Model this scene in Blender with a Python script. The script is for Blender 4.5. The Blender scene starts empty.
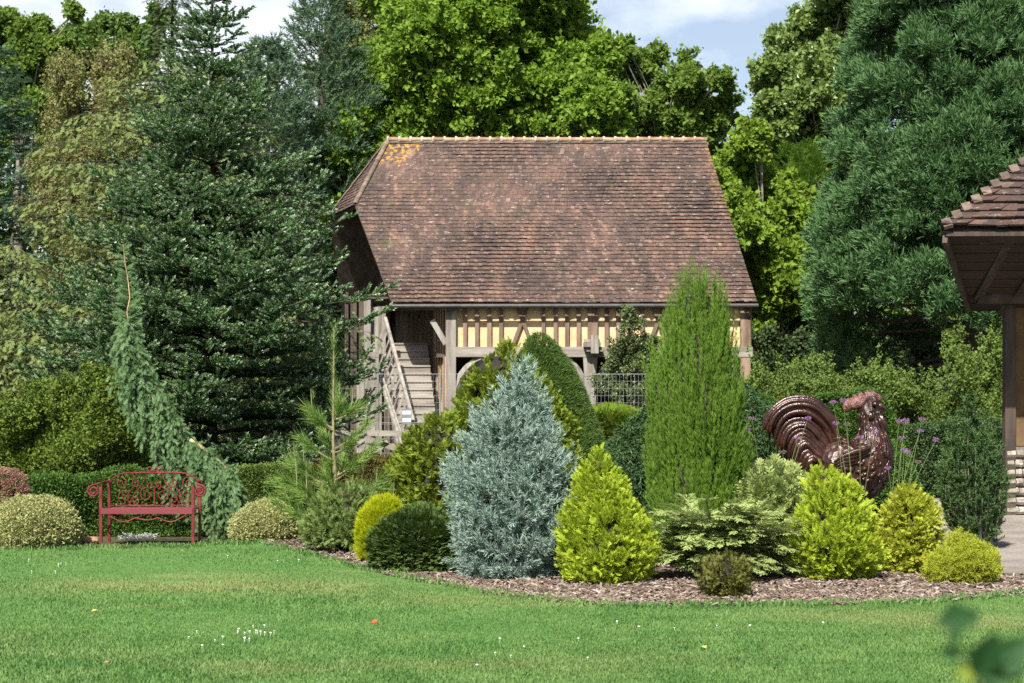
import bpy, math, random
import numpy as np
from math import radians as R, sin, cos, pi

random.seed(5)
rng = np.random.default_rng(11)
scene = bpy.context.scene

# ------------------------------------------------------------------ camera, world, sun, exposure
F, H, YH = 1600.0, 1.7, 405.0            # focal length in pixels, eye height, horizon row
cam_d = bpy.data.cameras.new("Camera")
cam_d.sensor_width = 36.0
cam_d.lens = 36.0 * F / 1024.0
cam_d.shift_y = (YH - 341.5) / 1024.0
cam_d.clip_end = 3000
cam_d.dof.use_dof = True
cam_d.dof.focus_distance = 19.0
cam_d.dof.aperture_fstop = 5.0
cam = bpy.data.objects.new("Camera", cam_d)
cam.location = (0, 0, H)
cam.rotation_euler = (R(90), 0, 0)
scene.collection.objects.link(cam)
scene.camera = cam

SUN_EL, SUN_AZ = 50.0, 20.0              # elevation; degrees left of straight behind the camera
world = bpy.data.worlds.new("World")
scene.world = world
world.use_nodes = True
wt = world.node_tree
for n in list(wt.nodes): wt.nodes.remove(n)
wo = wt.nodes.new("ShaderNodeOutputWorld")
bg = wt.nodes.new("ShaderNodeBackground"); bg.inputs[1].default_value = 0.062
sky = wt.nodes.new("ShaderNodeTexSky"); sky.sky_type = 'NISHITA'; sky.sun_disc = False
sky.sun_elevation = R(SUN_EL); sky.sun_rotation = R(180 + SUN_AZ)
sky.air_density = 1.0; sky.dust_density = 1.2; sky.ozone_density = 1.0
tcw = wt.nodes.new("ShaderNodeTexCoord")
mpw = wt.nodes.new("ShaderNodeMapping"); mpw.inputs['Scale'].default_value = (1.0, 1.0, 2.4)
mpw.inputs['Location'].default_value = (0.35, 0.0, 0.2)
nzw = wt.nodes.new("ShaderNodeTexNoise"); nzw.inputs['Scale'].default_value = 5.0
nzw.inputs['Detail'].default_value = 7.0; nzw.inputs['Roughness'].default_value = 0.55
rpw = wt.nodes.new("ShaderNodeValToRGB")
rpw.color_ramp.elements[0].color = (0.22, 0.22, 0.22, 1); rpw.color_ramp.elements[0].position = 0.42; rpw.color_ramp.elements[1].position = 0.60
mxw = wt.nodes.new("ShaderNodeMix"); mxw.data_type = 'RGBA'
mxw.inputs[7].default_value = (8.6, 9.0, 9.5, 1)
L = wt.links.new
L(tcw.outputs['Generated'], mpw.inputs[0]); L(mpw.outputs[0], nzw.inputs['Vector'])
L(nzw.outputs[0], rpw.inputs[0])
spw = wt.nodes.new("ShaderNodeSeparateXYZ"); L(tcw.outputs['Generated'], spw.inputs[0])          # cumulus low over the horizon, overhead clouds masked off to cut sky fill
mrw = wt.nodes.new("ShaderNodeMapRange"); mrw.inputs[1].default_value = 0.30; mrw.inputs[2].default_value = 0.50; mrw.inputs[3].default_value = 1.0; mrw.inputs[4].default_value = 0.0
L(spw.outputs[2], mrw.inputs[0]); mmw = wt.nodes.new("ShaderNodeMath"); mmw.operation = 'MULTIPLY'
L(mrw.outputs[0], mmw.inputs[0]); L(rpw.outputs[0], mmw.inputs[1]); L(mmw.outputs[0], mxw.inputs[0]); L(sky.outputs[0], mxw.inputs[6])
L(mxw.outputs[2], bg.inputs[0]); L(bg.outputs[0], wo.inputs[0])

sun_d = bpy.data.lights.new("Sun", 'SUN'); sun_d.energy = 5.0; sun_d.angle = R(0.55); sun_d.color = (1.0, 0.95, 0.86)
sun = bpy.data.objects.new("Sun", sun_d); scene.collection.objects.link(sun)
to_sun = np.array([-sin(R(SUN_AZ)) * cos(R(SUN_EL)), -cos(R(SUN_AZ)) * cos(R(SUN_EL)), sin(R(SUN_EL))])
from mathutils import Vector
sun.rotation_euler = Vector(to_sun).to_track_quat('Z', 'Y').to_euler()
sun.location = (-20, -30, 40)

scene.view_settings.view_transform = 'Standard'
scene.view_settings.look = 'None'
scene.view_settings.exposure = 1.2
scene.view_settings.gamma = 1.0
scene.cycles.use_denoising = False
scene.cycles.max_bounces = 6
scene.cycles.diffuse_bounces = 3
scene.cycles.glossy_bounces = 2
scene.cycles.transmission_bounces = 3
scene.cycles.transparent_max_bounces = 4
scene.cycles.sample_clamp_indirect = 4.0

# ------------------------------------------------------------------ helpers
def P(px, py, Y): return np.array([(px - 512) / F * Y, Y, H - (py - YH) / F * Y])
def X(px, Y): return (px - 512) / F * Y
def Z(py, Y): return H - (py - YH) / F * Y
def gy(py): return F * H / (py - YH)
def G(px, py):
    Y = gy(py); return np.array([(px - 512) / F * Y, Y, 0.0])
def nrm(v): return v / np.maximum(np.linalg.norm(v, axis=-1, keepdims=True), 1e-9)

_w = np.random.default_rng(3).normal(size=(8, 3)); _ph = np.random.default_rng(4).uniform(0, 6.28, 8)
def tn(p, freq, seed=0):
    """cheap smooth noise, about -1..1"""
    r = np.random.default_rng(seed + 100)
    w = r.normal(size=(7, 3)); ph = r.uniform(0, 6.28, 7)
    return np.sin(p @ w.T * freq + ph).sum(1) / 3.2

class MB:
    """collects geometry of one mesh (numpy blocks)"""
    def __init__(s): s.V = []; s.Q = []; s.T = []; s.n = 0; s.rnd = []; s.tip = []; s.QM = []; s.TM = []
    def add(s, V, quads=None, tris=None, rnd=None, tip=None, mi=0):
        V = np.asarray(V, float).reshape(-1, 3); k = len(V)
        if quads is not None and len(quads): s.Q.append(np.asarray(quads, int).reshape(-1, 4) + s.n); s.QM.append(np.full(len(s.Q[-1]), mi))
        if tris is not None and len(tris): s.T.append(np.asarray(tris, int).reshape(-1, 3) + s.n); s.TM.append(np.full(len(s.T[-1]), mi))
        s.V.append(V); s.n += k
        s.rnd.append(np.broadcast_to(np.asarray(0.5 if rnd is None else rnd, float), (k,)))
        s.tip.append(np.broadcast_to(np.asarray(0.0 if tip is None else tip, float), (k,)))
        return s
    def box(s, c, size, axes=None, rnd=None, taper=1.0):
        hx, hy, hz = np.asarray(size, float) / 2
        v = np.array([[-hx,-hy,-hz],[hx,-hy,-hz],[hx,hy,-hz],[-hx,hy,-hz],[-hx*taper,-hy*taper,hz],[hx*taper,-hy*taper,hz],[hx*taper,hy*taper,hz],[-hx*taper,hy*taper,hz]])
        if axes is not None: v = v @ np.asarray(axes)
        return s.add(v + np.asarray(c, float), [[0,3,2,1],[4,5,6,7],[0,1,5,4],[1,2,6,5],[2,3,7,6],[3,0,4,7]], rnd=rnd)
    def beam(s, p0, p1, w, h, up=(0,0,1), rnd=None):
        p0 = np.asarray(p0, float); p1 = np.asarray(p1, float); d = p1 - p0; l = np.linalg.norm(d); d = d / l
        up = np.asarray(up, float)
        if abs(d @ up) > 0.95: up = np.array([0, 1.0, 0])
        sx = np.cross(d, up); sx /= np.linalg.norm(sx); uz = np.cross(sx, d)
        return s.box((p0 + p1) / 2, (w, l, h), np.array([sx, d, uz]), rnd=rnd)
    def tube(s, path, r, sides=6, flat=None, rnd=None, tip=None, caps=True):
        p = np.asarray(path, float); n = len(p)
        r = np.broadcast_to(np.asarray(r, float), (n,))
        t = np.gradient(p, axis=0); t = nrm(t)
        a = np.array([0, 0, 1.0]) if abs(t[0, 2]) < 0.9 else np.array([1.0, 0, 0])
        fr = []
        for i in range(n):
            a = a - t[i] * (a @ t[i]); a = a / max(np.linalg.norm(a), 1e-9); fr.append(a)
        A = np.array(fr); Bv = np.cross(t, A)
        th = np.linspace(0, 2 * pi, sides, endpoint=False)
        ra = r; rb = r if flat is None else r * flat
        V = p[:, None, :] + (np.cos(th)[None, :, None] * A[:, None, :] * ra[:, None, None] + np.sin(th)[None, :, None] * Bv[:, None, :] * rb[:, None, None])
        q = []
        for i in range(n - 1):
            for j in range(sides):
                k = (j + 1) % sides
                q.append([i*sides+j, i*sides+k, (i+1)*sides+k, (i+1)*sides+j])
        V = V.reshape(-1, 3); tr = []
        if caps:
            c0 = len(V); V = np.vstack([V, p[0], p[-1]])
            for j in range(sides):
                k = (j + 1) % sides
                tr.append([c0, k, j]); tr.append([c0 + 1, (n-1)*sides+j, (n-1)*sides+k])
        tp = None
        if tip is not None:
            tip = np.broadcast_to(np.asarray(tip, float), (n,)); tp = np.repeat(tip, sides)
            if caps: tp = np.append(tp, [tip[0], tip[-1]])
        return s.add(V, q, tr, rnd=rnd, tip=tp)
    def inst(s, tmpl, pos, fwd, upn, scale, rnd=None):
        """copies of a little template placed by frames"""
        TV, TT, TP = tmpl
        pos = np.asarray(pos); n = len(pos)
        if n == 0: return s
        f = nrm(np.asarray(fwd)); sx = np.cross(np.broadcast_to(np.asarray(upn, float), f.shape), f)
        bad = np.linalg.norm(sx, axis=1) < 1e-4
        if bad.any(): sx[bad] = np.cross(f[bad], np.array([0.3, 1, 0.2]))
        sx = nrm(sx); u = np.cross(f, sx)
        sc = np.broadcast_to(np.asarray(scale, float), (n,))
        fr = np.stack([sx, u, f], 1) * sc[:, None, None]
        V = pos[:, None, :] + np.einsum('vk,nkd->nvd', TV, fr)
        nv = len(TV)
        T = (TT[None] + (np.arange(n) * nv)[:, None, None]).reshape(-1, 3)
        rr = rng.random(n) if rnd is None else np.broadcast_to(np.asarray(rnd, float), (n,))
        return s.add(V.reshape(-1, 3), None, T, rnd=np.repeat(rr, nv), tip=np.tile(TP, n))
    def build(s, name, mat, parent=None, origin=None, smooth=False):
        V = np.vstack(s.V)
        if parent is not None:
            org = np.array(ORG[parent.name])
        else:
            org = np.array(origin if origin is not None else [(V[:,0].min()+V[:,0].max())/2, (V[:,1].min()+V[:,1].max())/2, V[:,2].min()], float)
        V = V - org
        q = np.vstack(s.Q) if s.Q else np.zeros((0, 4), int)
        t = np.vstack(s.T) if s.T else np.zeros((0, 3), int)
        me = bpy.data.meshes.new(name)
        me.vertices.add(len(V)); me.vertices.foreach_set("co", V.astype(np.float32).ravel())
        nl = q.size + t.size
        me.loops.add(nl); me.loops.foreach_set("vertex_index", np.concatenate([q.ravel(), t.ravel()]).astype(np.int32))
        me.polygons.add(len(q) + len(t))
        ls = np.concatenate([np.arange(len(q)) * 4, q.size + np.arange(len(t)) * 3]).astype(np.int32)
        me.polygons.foreach_set("loop_start", ls)
        me.polygons.foreach_set("use_smooth", np.full(len(q) + len(t), bool(smooth)))
        a = me.attributes.new("rnd", 'FLOAT', 'POINT'); a.data.foreach_set("value", np.concatenate(s.rnd).astype(np.float32))
        a = me.attributes.new("tip", 'FLOAT', 'POINT'); a.data.foreach_set("value", np.concatenate(s.tip).astype(np.float32))
        me.update(calc_edges=True); me.validate()
        for m_ in (mat if isinstance(mat, (list, tuple)) else [mat]): me.materials.append(m_)
        if isinstance(mat, (list, tuple)) and len(me.polygons) == len(q) + len(t): me.polygons.foreach_set('material_index', np.concatenate(s.QM + s.TM).astype(np.int32))
        o = bpy.data.objects.new(name, me); scene.collection.objects.link(o)
        if parent is not None:
            o.parent = parent; ORG[o.name] = tuple(org)
        else:
            o.location = org; ORG[o.name] = tuple(org)
        return o

ORG = {}
def thing(name, label, cat, loc, group=None):
    o = bpy.data.objects.new(name, None); scene.collection.objects.link(o)
    o.location = loc; o.empty_display_size = 0.3
    o["label"] = label; o["category"] = cat
    if group: o["group"] = group
    ORG[o.name] = tuple(float(v) for v in loc)
    return o
def tag(o, label=None, cat=None, group=None, kind=None):
    if label: o["label"] = label
    if cat: o["category"] = cat
    if group: o["group"] = group
    if kind: o["kind"] = kind
    return o

# ------------------------------------------------------------------ materials
def newmat(name):
    m = bpy.data.materials.new(name); m.use_nodes = True
    t = m.node_tree
    for n in list(t.nodes): t.nodes.remove(n)
    out = t.nodes.new("ShaderNodeOutputMaterial")
    return m, t, out
def nmix(t, fac, a, b, blend='MIX'):
    n = t.nodes.new("ShaderNodeMix"); n.data_type = 'RGBA'; n.blend_type = blend
    for i, v in ((0, fac), (6, a), (7, b)):
        if hasattr(v, 'links') or isinstance(v, bpy.types.NodeSocket): t.links.new(v, n.inputs[i])
        elif i == 0: n.inputs[0].default_value = v
        else: n.inputs[i].default_value = (*v, 1)
    return n.outputs[2]
def nattr(t, name):
    n = t.nodes.new("ShaderNodeAttribute"); n.attribute_name = name; return n.outputs['Fac']
def nnoise(t, scale, detail=4, rough=0.55, coord=None, stretch=None, dist=0.0):
    n = t.nodes.new("ShaderNodeTexNoise"); n.inputs['Scale'].default_value = scale
    n.inputs['Detail'].default_value = detail; n.inputs['Roughness'].default_value = rough; n.inputs['Distortion'].default_value = dist
    c = t.nodes.new("ShaderNodeTexCoord"); src = c.outputs['Object']
    if stretch:
        mp = t.nodes.new("ShaderNodeMapping"); mp.inputs['Scale'].default_value = stretch
        t.links.new(src, mp.inputs[0]); src = mp.outputs[0]
    t.links.new(src, n.inputs['Vector']); return n.outputs[0]
def nramp(t, src, stops):
    n = t.nodes.new("ShaderNodeValToRGB"); e = n.color_ramp.elements
    while len(e) < len(stops): e.new(0.5)
    for el, (p, c) in zip(e, stops):
        el.position = p; el.color = (*c, 1) if len(c) == 3 else c
    t.links.new(src, n.inputs[0]); return n.outputs[0]
def nmath(t, op, a, b=0.0):
    n = t.nodes.new("ShaderNodeMath"); n.operation = op
    for i, v in ((0, a), (1, b)):
        if isinstance(v, bpy.types.NodeSocket): t.links.new(v, n.inputs[i])
        else: n.inputs[i].default_value = v
    return n.outputs[0]
def bumpn(t, h, strength, dist=0.02):
    b = t.nodes.new("ShaderNodeBump"); b.inputs['Strength'].default_value = strength; b.inputs['Distance'].default_value = dist
    t.links.new(h, b.inputs['Height']); return b.outputs[0]
def princ(t, out, col, rough=0.6, metal=0.0, normal=None, spec=0.5):
    p = t.nodes.new("ShaderNodeBsdfPrincipled")
    if isinstance(col, bpy.types.NodeSocket): t.links.new(col, p.inputs['Base Color'])
    else: p.inputs['Base Color'].default_value = (*col, 1)
    if isinstance(rough, bpy.types.NodeSocket): t.links.new(rough, p.inputs['Roughness'])
    else: p.inputs['Roughness'].default_value = rough
    p.inputs['Metallic'].default_value = metal
    p.inputs['Specular IOR Level'].default_value = spec
    if normal is not None: t.links.new(normal, p.inputs['Normal'])
    t.links.new(p.outputs[0], out.inputs[0]); return p

def M_leaf(name, A, B, T, tip=0.8, trans=0.3, rough=0.5, patch=1.2, patchcol=None, patchamt=0.35, spec=0.16):
    m, t, out = newmat(name)
    c = nmix(t, nattr(t, "rnd"), A, B)
    if patchcol is None: patchcol = tuple(x * 0.75 for x in B)
    pf = nramp(t, nnoise(t, patch, 3), [(0.42, (0, 0, 0)), (0.62, (1, 1, 1))])
    c = nmix(t, nmath(t, 'MULTIPLY', pf, patchamt), c, patchcol)
    c = nmix(t, nmath(t, 'MULTIPLY', nattr(t, "tip"), tip), c, T)
    p = princ(t, out, c, rough, spec=spec)
    tr = t.nodes.new("ShaderNodeBsdfTranslucent"); t.links.new(c, tr.inputs[0])
    mx = t.nodes.new("ShaderNodeMixShader"); mx.inputs[0].default_value = trans
    t.links.new(p.outputs[0], mx.inputs[1]); t.links.new(tr.outputs[0], mx.inputs[2])
    t.links.new(mx.outputs[0], out.inputs[0])
    return m
def M_surf(name, A, B, scale=6, rough=0.75, metal=0.0, stretch=None, bump=0.3, bscale=None, C=None, spec=0.4, lo=0.35, hi=0.65, dist=0.01, rndamt=0.0):
    m, t, out = newmat(name)
    n = nnoise(t, scale, 6, 0.6, stretch=stretch)
    stops = [(lo, A), (hi, B)]
    if C is not None: stops = [(lo, A), ((lo + hi) / 2, B), (hi, C)]
    c = nramp(t, n, stops)
    if rndamt:
        k = nmath(t, 'ADD', nmath(t, 'MULTIPLY', nattr(t, "rnd"), rndamt), 1 - rndamt / 2)
        cc = t.nodes.new("ShaderNodeVectorMath"); cc.operation = 'SCALE'
        t.links.new(c, cc.inputs[0]); t.links.new(k, cc.inputs['Scale']); c = cc.outputs[0]
    nb = nnoise(t, bscale or scale * 4, 5, 0.65, stretch=stretch)
    princ(t, out, c, rough, metal, bumpn(t, nb, bump, dist), spec)
    return m

# ------------------------------------------------------------------ leaf and twig templates: (verts, tris, tip)
def tm_leaf(w=0.42, fold=0.12, tipc=0.0):
    V = np.array([[0,0,0],[w,fold,0.45],[0,0,1.0],[-w,fold,0.45]]); T = np.array([[0,1,2],[0,2,3]])
    return V, T, np.array([0,tipc*.6,tipc,tipc*.6])
def tm_join(parts):
    V, T, Pp, n = [], [], [], 0
    for v, t, p in parts:
        V.append(v); T.append(t + n); Pp.append(p); n += len(v)
    return np.vstack(V), np.vstack(T), np.concatenate(Pp)
def xf(tm, pos, fwd, up, sc, sw=1.0, tip=None):
    V, T, Pp = tm; f = nrm(np.asarray(fwd, float)); s = np.cross(up, f)
    if np.linalg.norm(s) < 1e-3: s = np.cross((0.3, 1, 0.1), f)
    s = nrm(s); u = np.cross(f, s)
    W = np.asarray(pos) + sc * (V[:, :1] * sw * s + V[:, 1:2] * u + V[:, 2:] * f)
    return W, T, (Pp if tip is None else np.clip(tip[0] + (tip[1] - tip[0]) * Pp, 0, 1))
def tm_cluster(n, seed, spread=0.9, lw=0.42, ls=0.55):
    r = np.random.default_rng(seed); out = []
    for i in range(n):
        d = r.normal(size=3); d[2] = abs(d[2]) * 0.6 + 0.15; d[1] *= .6; d = nrm(d)
        out.append(xf(tm_leaf(lw, 0.1, 1.0), r.normal(size=3) * 0.22 * spread, d, r.normal(size=3) * .7 + (0, 1.8, 0), ls * r.uniform(0.75, 1.2)))
    return tm_join(out)
def tm_fan(pairs=4, seed=0, w=0.05, ang=42, curl=0.12, sub=0.5, flat=0.12):
    """flat branching spray of a cypress or juniper"""
    r = np.random.default_rng(seed); out = []
    dia = (np.array([[0,0,0],[1,0.0,0.5],[0,0,1.0],[-1,0.0,0.5]]), np.array([[0,1,2],[0,2,3]]), np.array([0.0,.5,1.0,.5]))
    out.append(xf(dia, (0,0,0), (0,curl,1), (0,1,0), 1.0, w * 0.8))
    for i in range(pairs):
        z = 0.12 + 0.62 * i / max(pairs - 1, 1)
        for s in (-1, 1):
            a = R(ang + r.uniform(-10, 10)); l = sub * (1 - 0.55 * z) * r.uniform(0.8, 1.2)
            d = (s * sin(a), r.normal() * flat - curl * 0.4, cos(a))
            out.append(xf(dia, (0, z * curl, z), d, (0, 1, 0), l, w / l * 0.9, (z * 0.5, min(1, z * 0.4 + 0.75))))
    return tm_join(out)
def tm_star(n=8, seed=0, w=0.07, cone=55):
    """bushy little twig: thin shoots in a forward cone"""
    r = np.random.default_rng(seed); out = []
    dia = (np.array([[0,0,0],[1,0.04,0.5],[0,0,1.0],[-1,0.04,0.5]]), np.array([[0,1,2],[0,2,3]]), np.array([0.0,.5,1.0,.5]))
    for i in range(n):
        a = R(cone) * r.random() ** 0.6; b = r.uniform(0, 2 * pi)
        d = (sin(a) * cos(b), sin(a) * sin(b), cos(a)); l = r.uniform(0.55, 1.0)
        o = np.array([0, 0, r.uniform(0, 0.35)])
        out.append(xf(dia, o, d, r.normal(size=3), l, w / l))
    return tm_join(out)
def tm_brush(n=18, seed=0, ln=0.3, w=0.045, ang=50, flat=1.0):
    """needle covered shoot, needles as thin triangles"""
    r = np.random.default_rng(seed); V = []; T = []; Tp = []
    for i in range(n):
        z = i / n * 0.9; b = i * 2.4 + r.uniform(-.3, .3); a = R(ang) * (1 - 0.35 * z)
        d = np.array([sin(a) * cos(b), sin(a) * sin(b) * flat, cos(a)]); d = nrm(d)
        s = nrm(np.cross(d, r.normal(size=3))) * w; o = np.array([0, 0, z]); k = len(V)
        V += [o - s, o + s, o + d * ln]; T.append([k, k + 1, k + 2]); Tp += [z ** 2 * .6, z ** 2 * .6, z ** 2]
    return np.array(V), np.array(T), np.array(Tp)

# ------------------------------------------------------------------ setting: ground, lawn, bed, path
def M_ground(name, A, B, C, scale, bump=0.5, bscale=30, rough=0.95):
    m, t, out = newmat(name)
    a = nramp(t, nnoise(t, scale, 6, 0.6), [(0.36, A), (0.5, B), (0.66, C)])
    f = nramp(t, nnoise(t, bscale, 3, 0.7), [(0.3, (0.6, 0.6, 0.6)), (0.7, (1.25, 1.25, 1.25))])
    c = nmix(t, 1.0, a, f, 'MULTIPLY')
    princ(t, out, c, rough, 0, bumpn(t, nnoise(t, bscale, 4, 0.7), bump, 0.02), 0.2)
    return m
m_soil = M_ground("soil", (0.045,0.034,0.022), (0.06,0.055,0.03), (0.05,0.07,0.025), 0.5, 0.6, 18)
m_mulch = M_ground("bark_mulch", (0.06,0.042,0.031), (0.095,0.07,0.055), (0.14,0.11,0.09), 3.0, 1.0, 26)
m_gravel = M_ground("pale_gravel", (0.18,0.155,0.135), (0.24,0.21,0.185), (0.29,0.26,0.23), 1.2, 0.7, 60)

# lawn surface: mown grass with worn straw patches
m_lawn, t, out = newmat("lawn_turf")
big = nnoise(t, 0.35, 4, 0.55, stretch=(0.55, 1.3, 1)); fine = nnoise(t, 14, 4, 0.7)
g = nramp(t, fine, [(0.3, (0.042, 0.10, 0.022)), (0.7, (0.09, 0.175, 0.045))])
dry = nramp(t, big, [(0.53, (0, 0, 0)), (0.70, (1, 1, 1))])
c = nmix(t, nmath(t, 'MULTIPLY', dry, 0.6), g, (0.26, 0.24, 0.10))
princ(t, out, c, 0.9, 0, bumpn(t, fine, 0.5, 0.02), 0.15)
m_grass, t, out = newmat("grass_blades")
big = nnoise(t, 0.35, 4, 0.55, stretch=(0.55, 1.3, 1)); mid = nnoise(t, 1.6, 4, 0.6)
g = nmix(t, nattr(t, "rnd"), (0.054, 0.142, 0.031), (0.122, 0.238, 0.060))
g = nmix(t, nramp(t, mid, [(0.4, (0, 0, 0)), (0.62, (0.7, 0.7, 0.7))]), g, (0.165, 0.27, 0.080))
dry = nmath(t, 'MULTIPLY', nramp(t, big, [(0.50, (0, 0, 0)), (0.70, (1, 1, 1))]), nramp(t, nattr(t, "rnd"), [(0.25, (0.25, 0.25, 0.25)), (0.75, (1, 1, 1))]))
c = nmix(t, nmath(t, 'MULTIPLY', dry, 0.7), g, (0.29, 0.275, 0.12))
p = princ(t, out, c, 0.6, spec=0.25)
tr = t.nodes.new("ShaderNodeBsdfTranslucent"); t.links.new(c, tr.inputs[0])
mx = t.nodes.new("ShaderNodeMixShader"); mx.inputs[0].default_value = 0.3
t.links.new(p.outputs[0], mx.inputs[1]); t.links.new(tr.outputs[0], mx.inputs[2]); t.links.new(mx.outputs[0], out.inputs[0])

def sheet(name, poly, z, mat, drop=None):
    import bmesh
    bm = bmesh.new(); vs = [bm.verts.new((p[0], p[1], z)) for p in poly]
    f = bm.faces.new(vs); f.normal_update()
    if f.normal.z < 0: f.normal_flip()
    me = bpy.data.meshes.new(name); bm.to_mesh(me); bm.free(); me.materials.append(mat)
    o = bpy.data.objects.new(name, me); scene.collection.objects.link(o)
    tag(o, kind='structure'); return o
sheet("ground", [(-900, -60), (900, -60), (900, 1500), (-900, 1500)], 0.0, m_soil)

EDGE = np.array([(-400,547),(0,549),(100,549),(200,545.5),(262,543.5),(300,552),(340,563),(385,575),(440,585),(500,596),(560,603.5),(620,608),(700,607.5),(780,606),(860,606),(940,602.5),(1010,597),(1060,593),(1400,580)], float)
def edge_y(px): return np.interp(px, EDGE[:, 0], EDGE[:, 1])
front = [G(px, edge_y(px) + 0.8 * sin(px * 0.11) + 0.6 * sin(px * 0.043)) for px in np.arange(-400, 1401, 9)]
sheet("lawn", [(-30, -12), (30, -12)] + [(p[0], p[1]) for p in front[::-1]], 0.008, m_lawn)
bed = [G(px, edge_y(px) + 0.8 * sin(px * 0.11) + 0.6 * sin(px * 0.043)) for px in np.arange(262, 1061, 9)]
back = [G(1060,577), G(998,575.5), G(965,562), G(925,545), G(900,530), G(880,516), G(860,500), G(700,494), G(420,494), G(330,505), G(262,528)]
sheet("mulch_bed", [(p[0], p[1]) for p in bed + back], 0.004, m_mulch)
path = [G(885,517), G(903,529), G(928,544), G(968,561), G(1000,574.5), G(1062,576), G(1500,580), G(1500,497), G(860,499)]
sheet("gravel_path", [(p[0], p[1]) for p in path], 0.012, m_gravel)

# grass blades
def scatter_px(n, px0, px1, yfun0, y1):
    px = rng.uniform(px0, px1, n); 
    Y0 = F * H / (y1 - YH); Ye = F * H / (yfun0(px) - YH)
    u = rng.random(n); inv = 1 / Ye + (1 / Y0 - 1 / Ye) * u      # even in picture rows
    Yv = 1 / inv; keep = rng.random(n) < 1.0
    return px, Yv
n = 560000
px, Yv = scatter_px(n, -420, 1440, lambda p: edge_y(p) + 0.3, 700)
pos = np.stack([(px - 512) / F * Yv, Yv, np.full(n, 0.006)], 1)
fwd = np.stack([rng.normal(0, .45, n), rng.normal(0, .45, n), np.ones(n)], 1)
blade = (np.array([[-0.13,0,0],[0.13,0,0],[0.10,0.1,0.6],[0,0.28,1.0]]), np.array([[0,1,2],[0,2,3]]), np.array([0,0,.6,1.0]))
mb = MB(); mb.inst(blade, pos, fwd, rng.normal(size=(n, 3)), rng.uniform(0.013, 0.031, n) * (1 + 0.35 * tn(pos, 1.3, 5)))
# rough edge tufts where lawn meets the bed
n = 14000
px = rng.uniform(-390, 1395, n); ey = edge_y(px) + 0.8 * np.sin(px * 0.11) + 0.6 * np.sin(px * 0.043) + rng.normal(0.4, .7, n)
Yv = F * H / (ey - YH); pos = np.stack([(px - 512) / F * Yv, Yv, np.full(n, 0.004)], 1)
fwd = np.stack([rng.normal(0, .5, n), rng.normal(-.1, .5, n), np.ones(n)], 1)
mb.inst(blade, pos, fwd, rng.normal(size=(n, 3)), rng.uniform(0.03, 0.075, n))
tag(mb.build("grass", m_grass, origin=(0, 0, 0)), "short mown grass covering the lawn", "grass", kind='stuff')

# bark chips on the bed
m_chip, t, out = newmat("bark_chip")
c = nramp(t, nattr(t, "rnd"), [(0.0, (0.055,0.037,0.027)), (0.45, (0.13,0.092,0.07)), (0.8, (0.21,0.165,0.135)), (1.0, (0.36,0.31,0.265))])
princ(t, out, c, 0.85, 0, bumpn(t, nnoise(t, 90, 3), 0.4, 0.004), 0.2)
n = 30000
px = rng.uniform(262, 1064, n); ye = edge_y(px); py = ye - rng.random(n) ** 1.3 * 62 + 0.6
py = np.maximum(py, 500 + 0 * py); Yv = F * H / (py - YH); xx = (px - 512) / F * Yv
ok = ~((px > 880) & (py < np.interp(px, [880, 925, 965, 998, 1064], [518, 546, 563, 576, 578]))) & (py > np.interp(px, [262, 330, 420], [530, 512, 500]))
px, Yv, xx = px[ok], Yv[ok], xx[ok]; n = len(px)
ck = (np.array([[-.5,-.13,0],[.5,-.1,0],[.45,.13,.0],[-.42,.12,0],[-.4,-.1,.09],[.42,-.09,.1],[.4,.1,.07],[-.4,.1,.1]])[:, [1, 2, 0]], None, None)
cv = np.array([[-.13,0,-.5],[.12,0,-.45],[.1,.02,.5],[-.12,0,.46],[-.1,.1,-.4],[.1,.09,-.42],[.08,.11,.4],[-.09,.09,.4]])
ct = np.array([[4,6,5],[4,7,6],[0,5,1],[0,4,5],[1,6,2],[1,5,6],[2,7,3],[2,6,7],[3,4,0],[3,7,4]])
chip = (cv, ct, np.zeros(8))
a = rng.uniform(0, 2 * pi, n)
fwd = np.stack([np.cos(a), np.sin(a), rng.normal(0, .3, n)], 1)
upn = np.stack([rng.normal(0, .3, n), rng.normal(0, .3, n), np.ones(n)], 1)
mb = MB(); mb.inst(chip, np.stack([xx, Yv, rng.uniform(0.008, 0.035, n)], 1), fwd, upn, rng.uniform(0.03, 0.085, n))
tag(mb.build("bark_chips", m_chip, origin=(0, 0, 0)), "loose brown bark chips covering the planting bed", "bark mulch", kind='stuff')

# little white daisies scattered in the lawn
m_daisy = M_surf("daisy_petals", (0.7,0.7,0.66), (0.85,0.85,0.82), 20, 0.7)
pts = []
for (cx, cy, sx, sy, k) in ((255,637,14,3,13),(212,643,16,3,8),(60,566,4,1.5,5),(500,661,50,9,6),(330,560,60,4,8),(20,572,15,5,4),(700,628,100,8,8)):
    for i in range(k): pts.append(G(random.gauss(cx, sx), max(random.gauss(cy, sy), 553)))
pts = np.array(pts); pts[:, 2] = 0.036
disc = []
for i in range(8):
    a = i * pi / 4; disc.append(xf(tm_leaf(0.3, 0.0), (0,0,0), (cos(a), 0.25, sin(a)), (0,1,0), 0.5))
disc = tm_join(disc)
mb = MB(); mb.inst(disc, pts, np.tile([1.0, 0, 0], (len(pts), 1)) + rng.normal(0, .2, (len(pts), 3)), np.array([0, -0.3, 1.0]), rng.uniform(0.011, 0.022, len(pts)))
for p in pts: mb.tube([(p[0], p[1], 0.004), (p[0], p[1], p[2])], 0.002, 3)
tag(mb.build("daisies", m_daisy, origin=(0, 0, 0)), "tiny white daisies scattered across the lawn", "flowers", kind='stuff')

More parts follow.
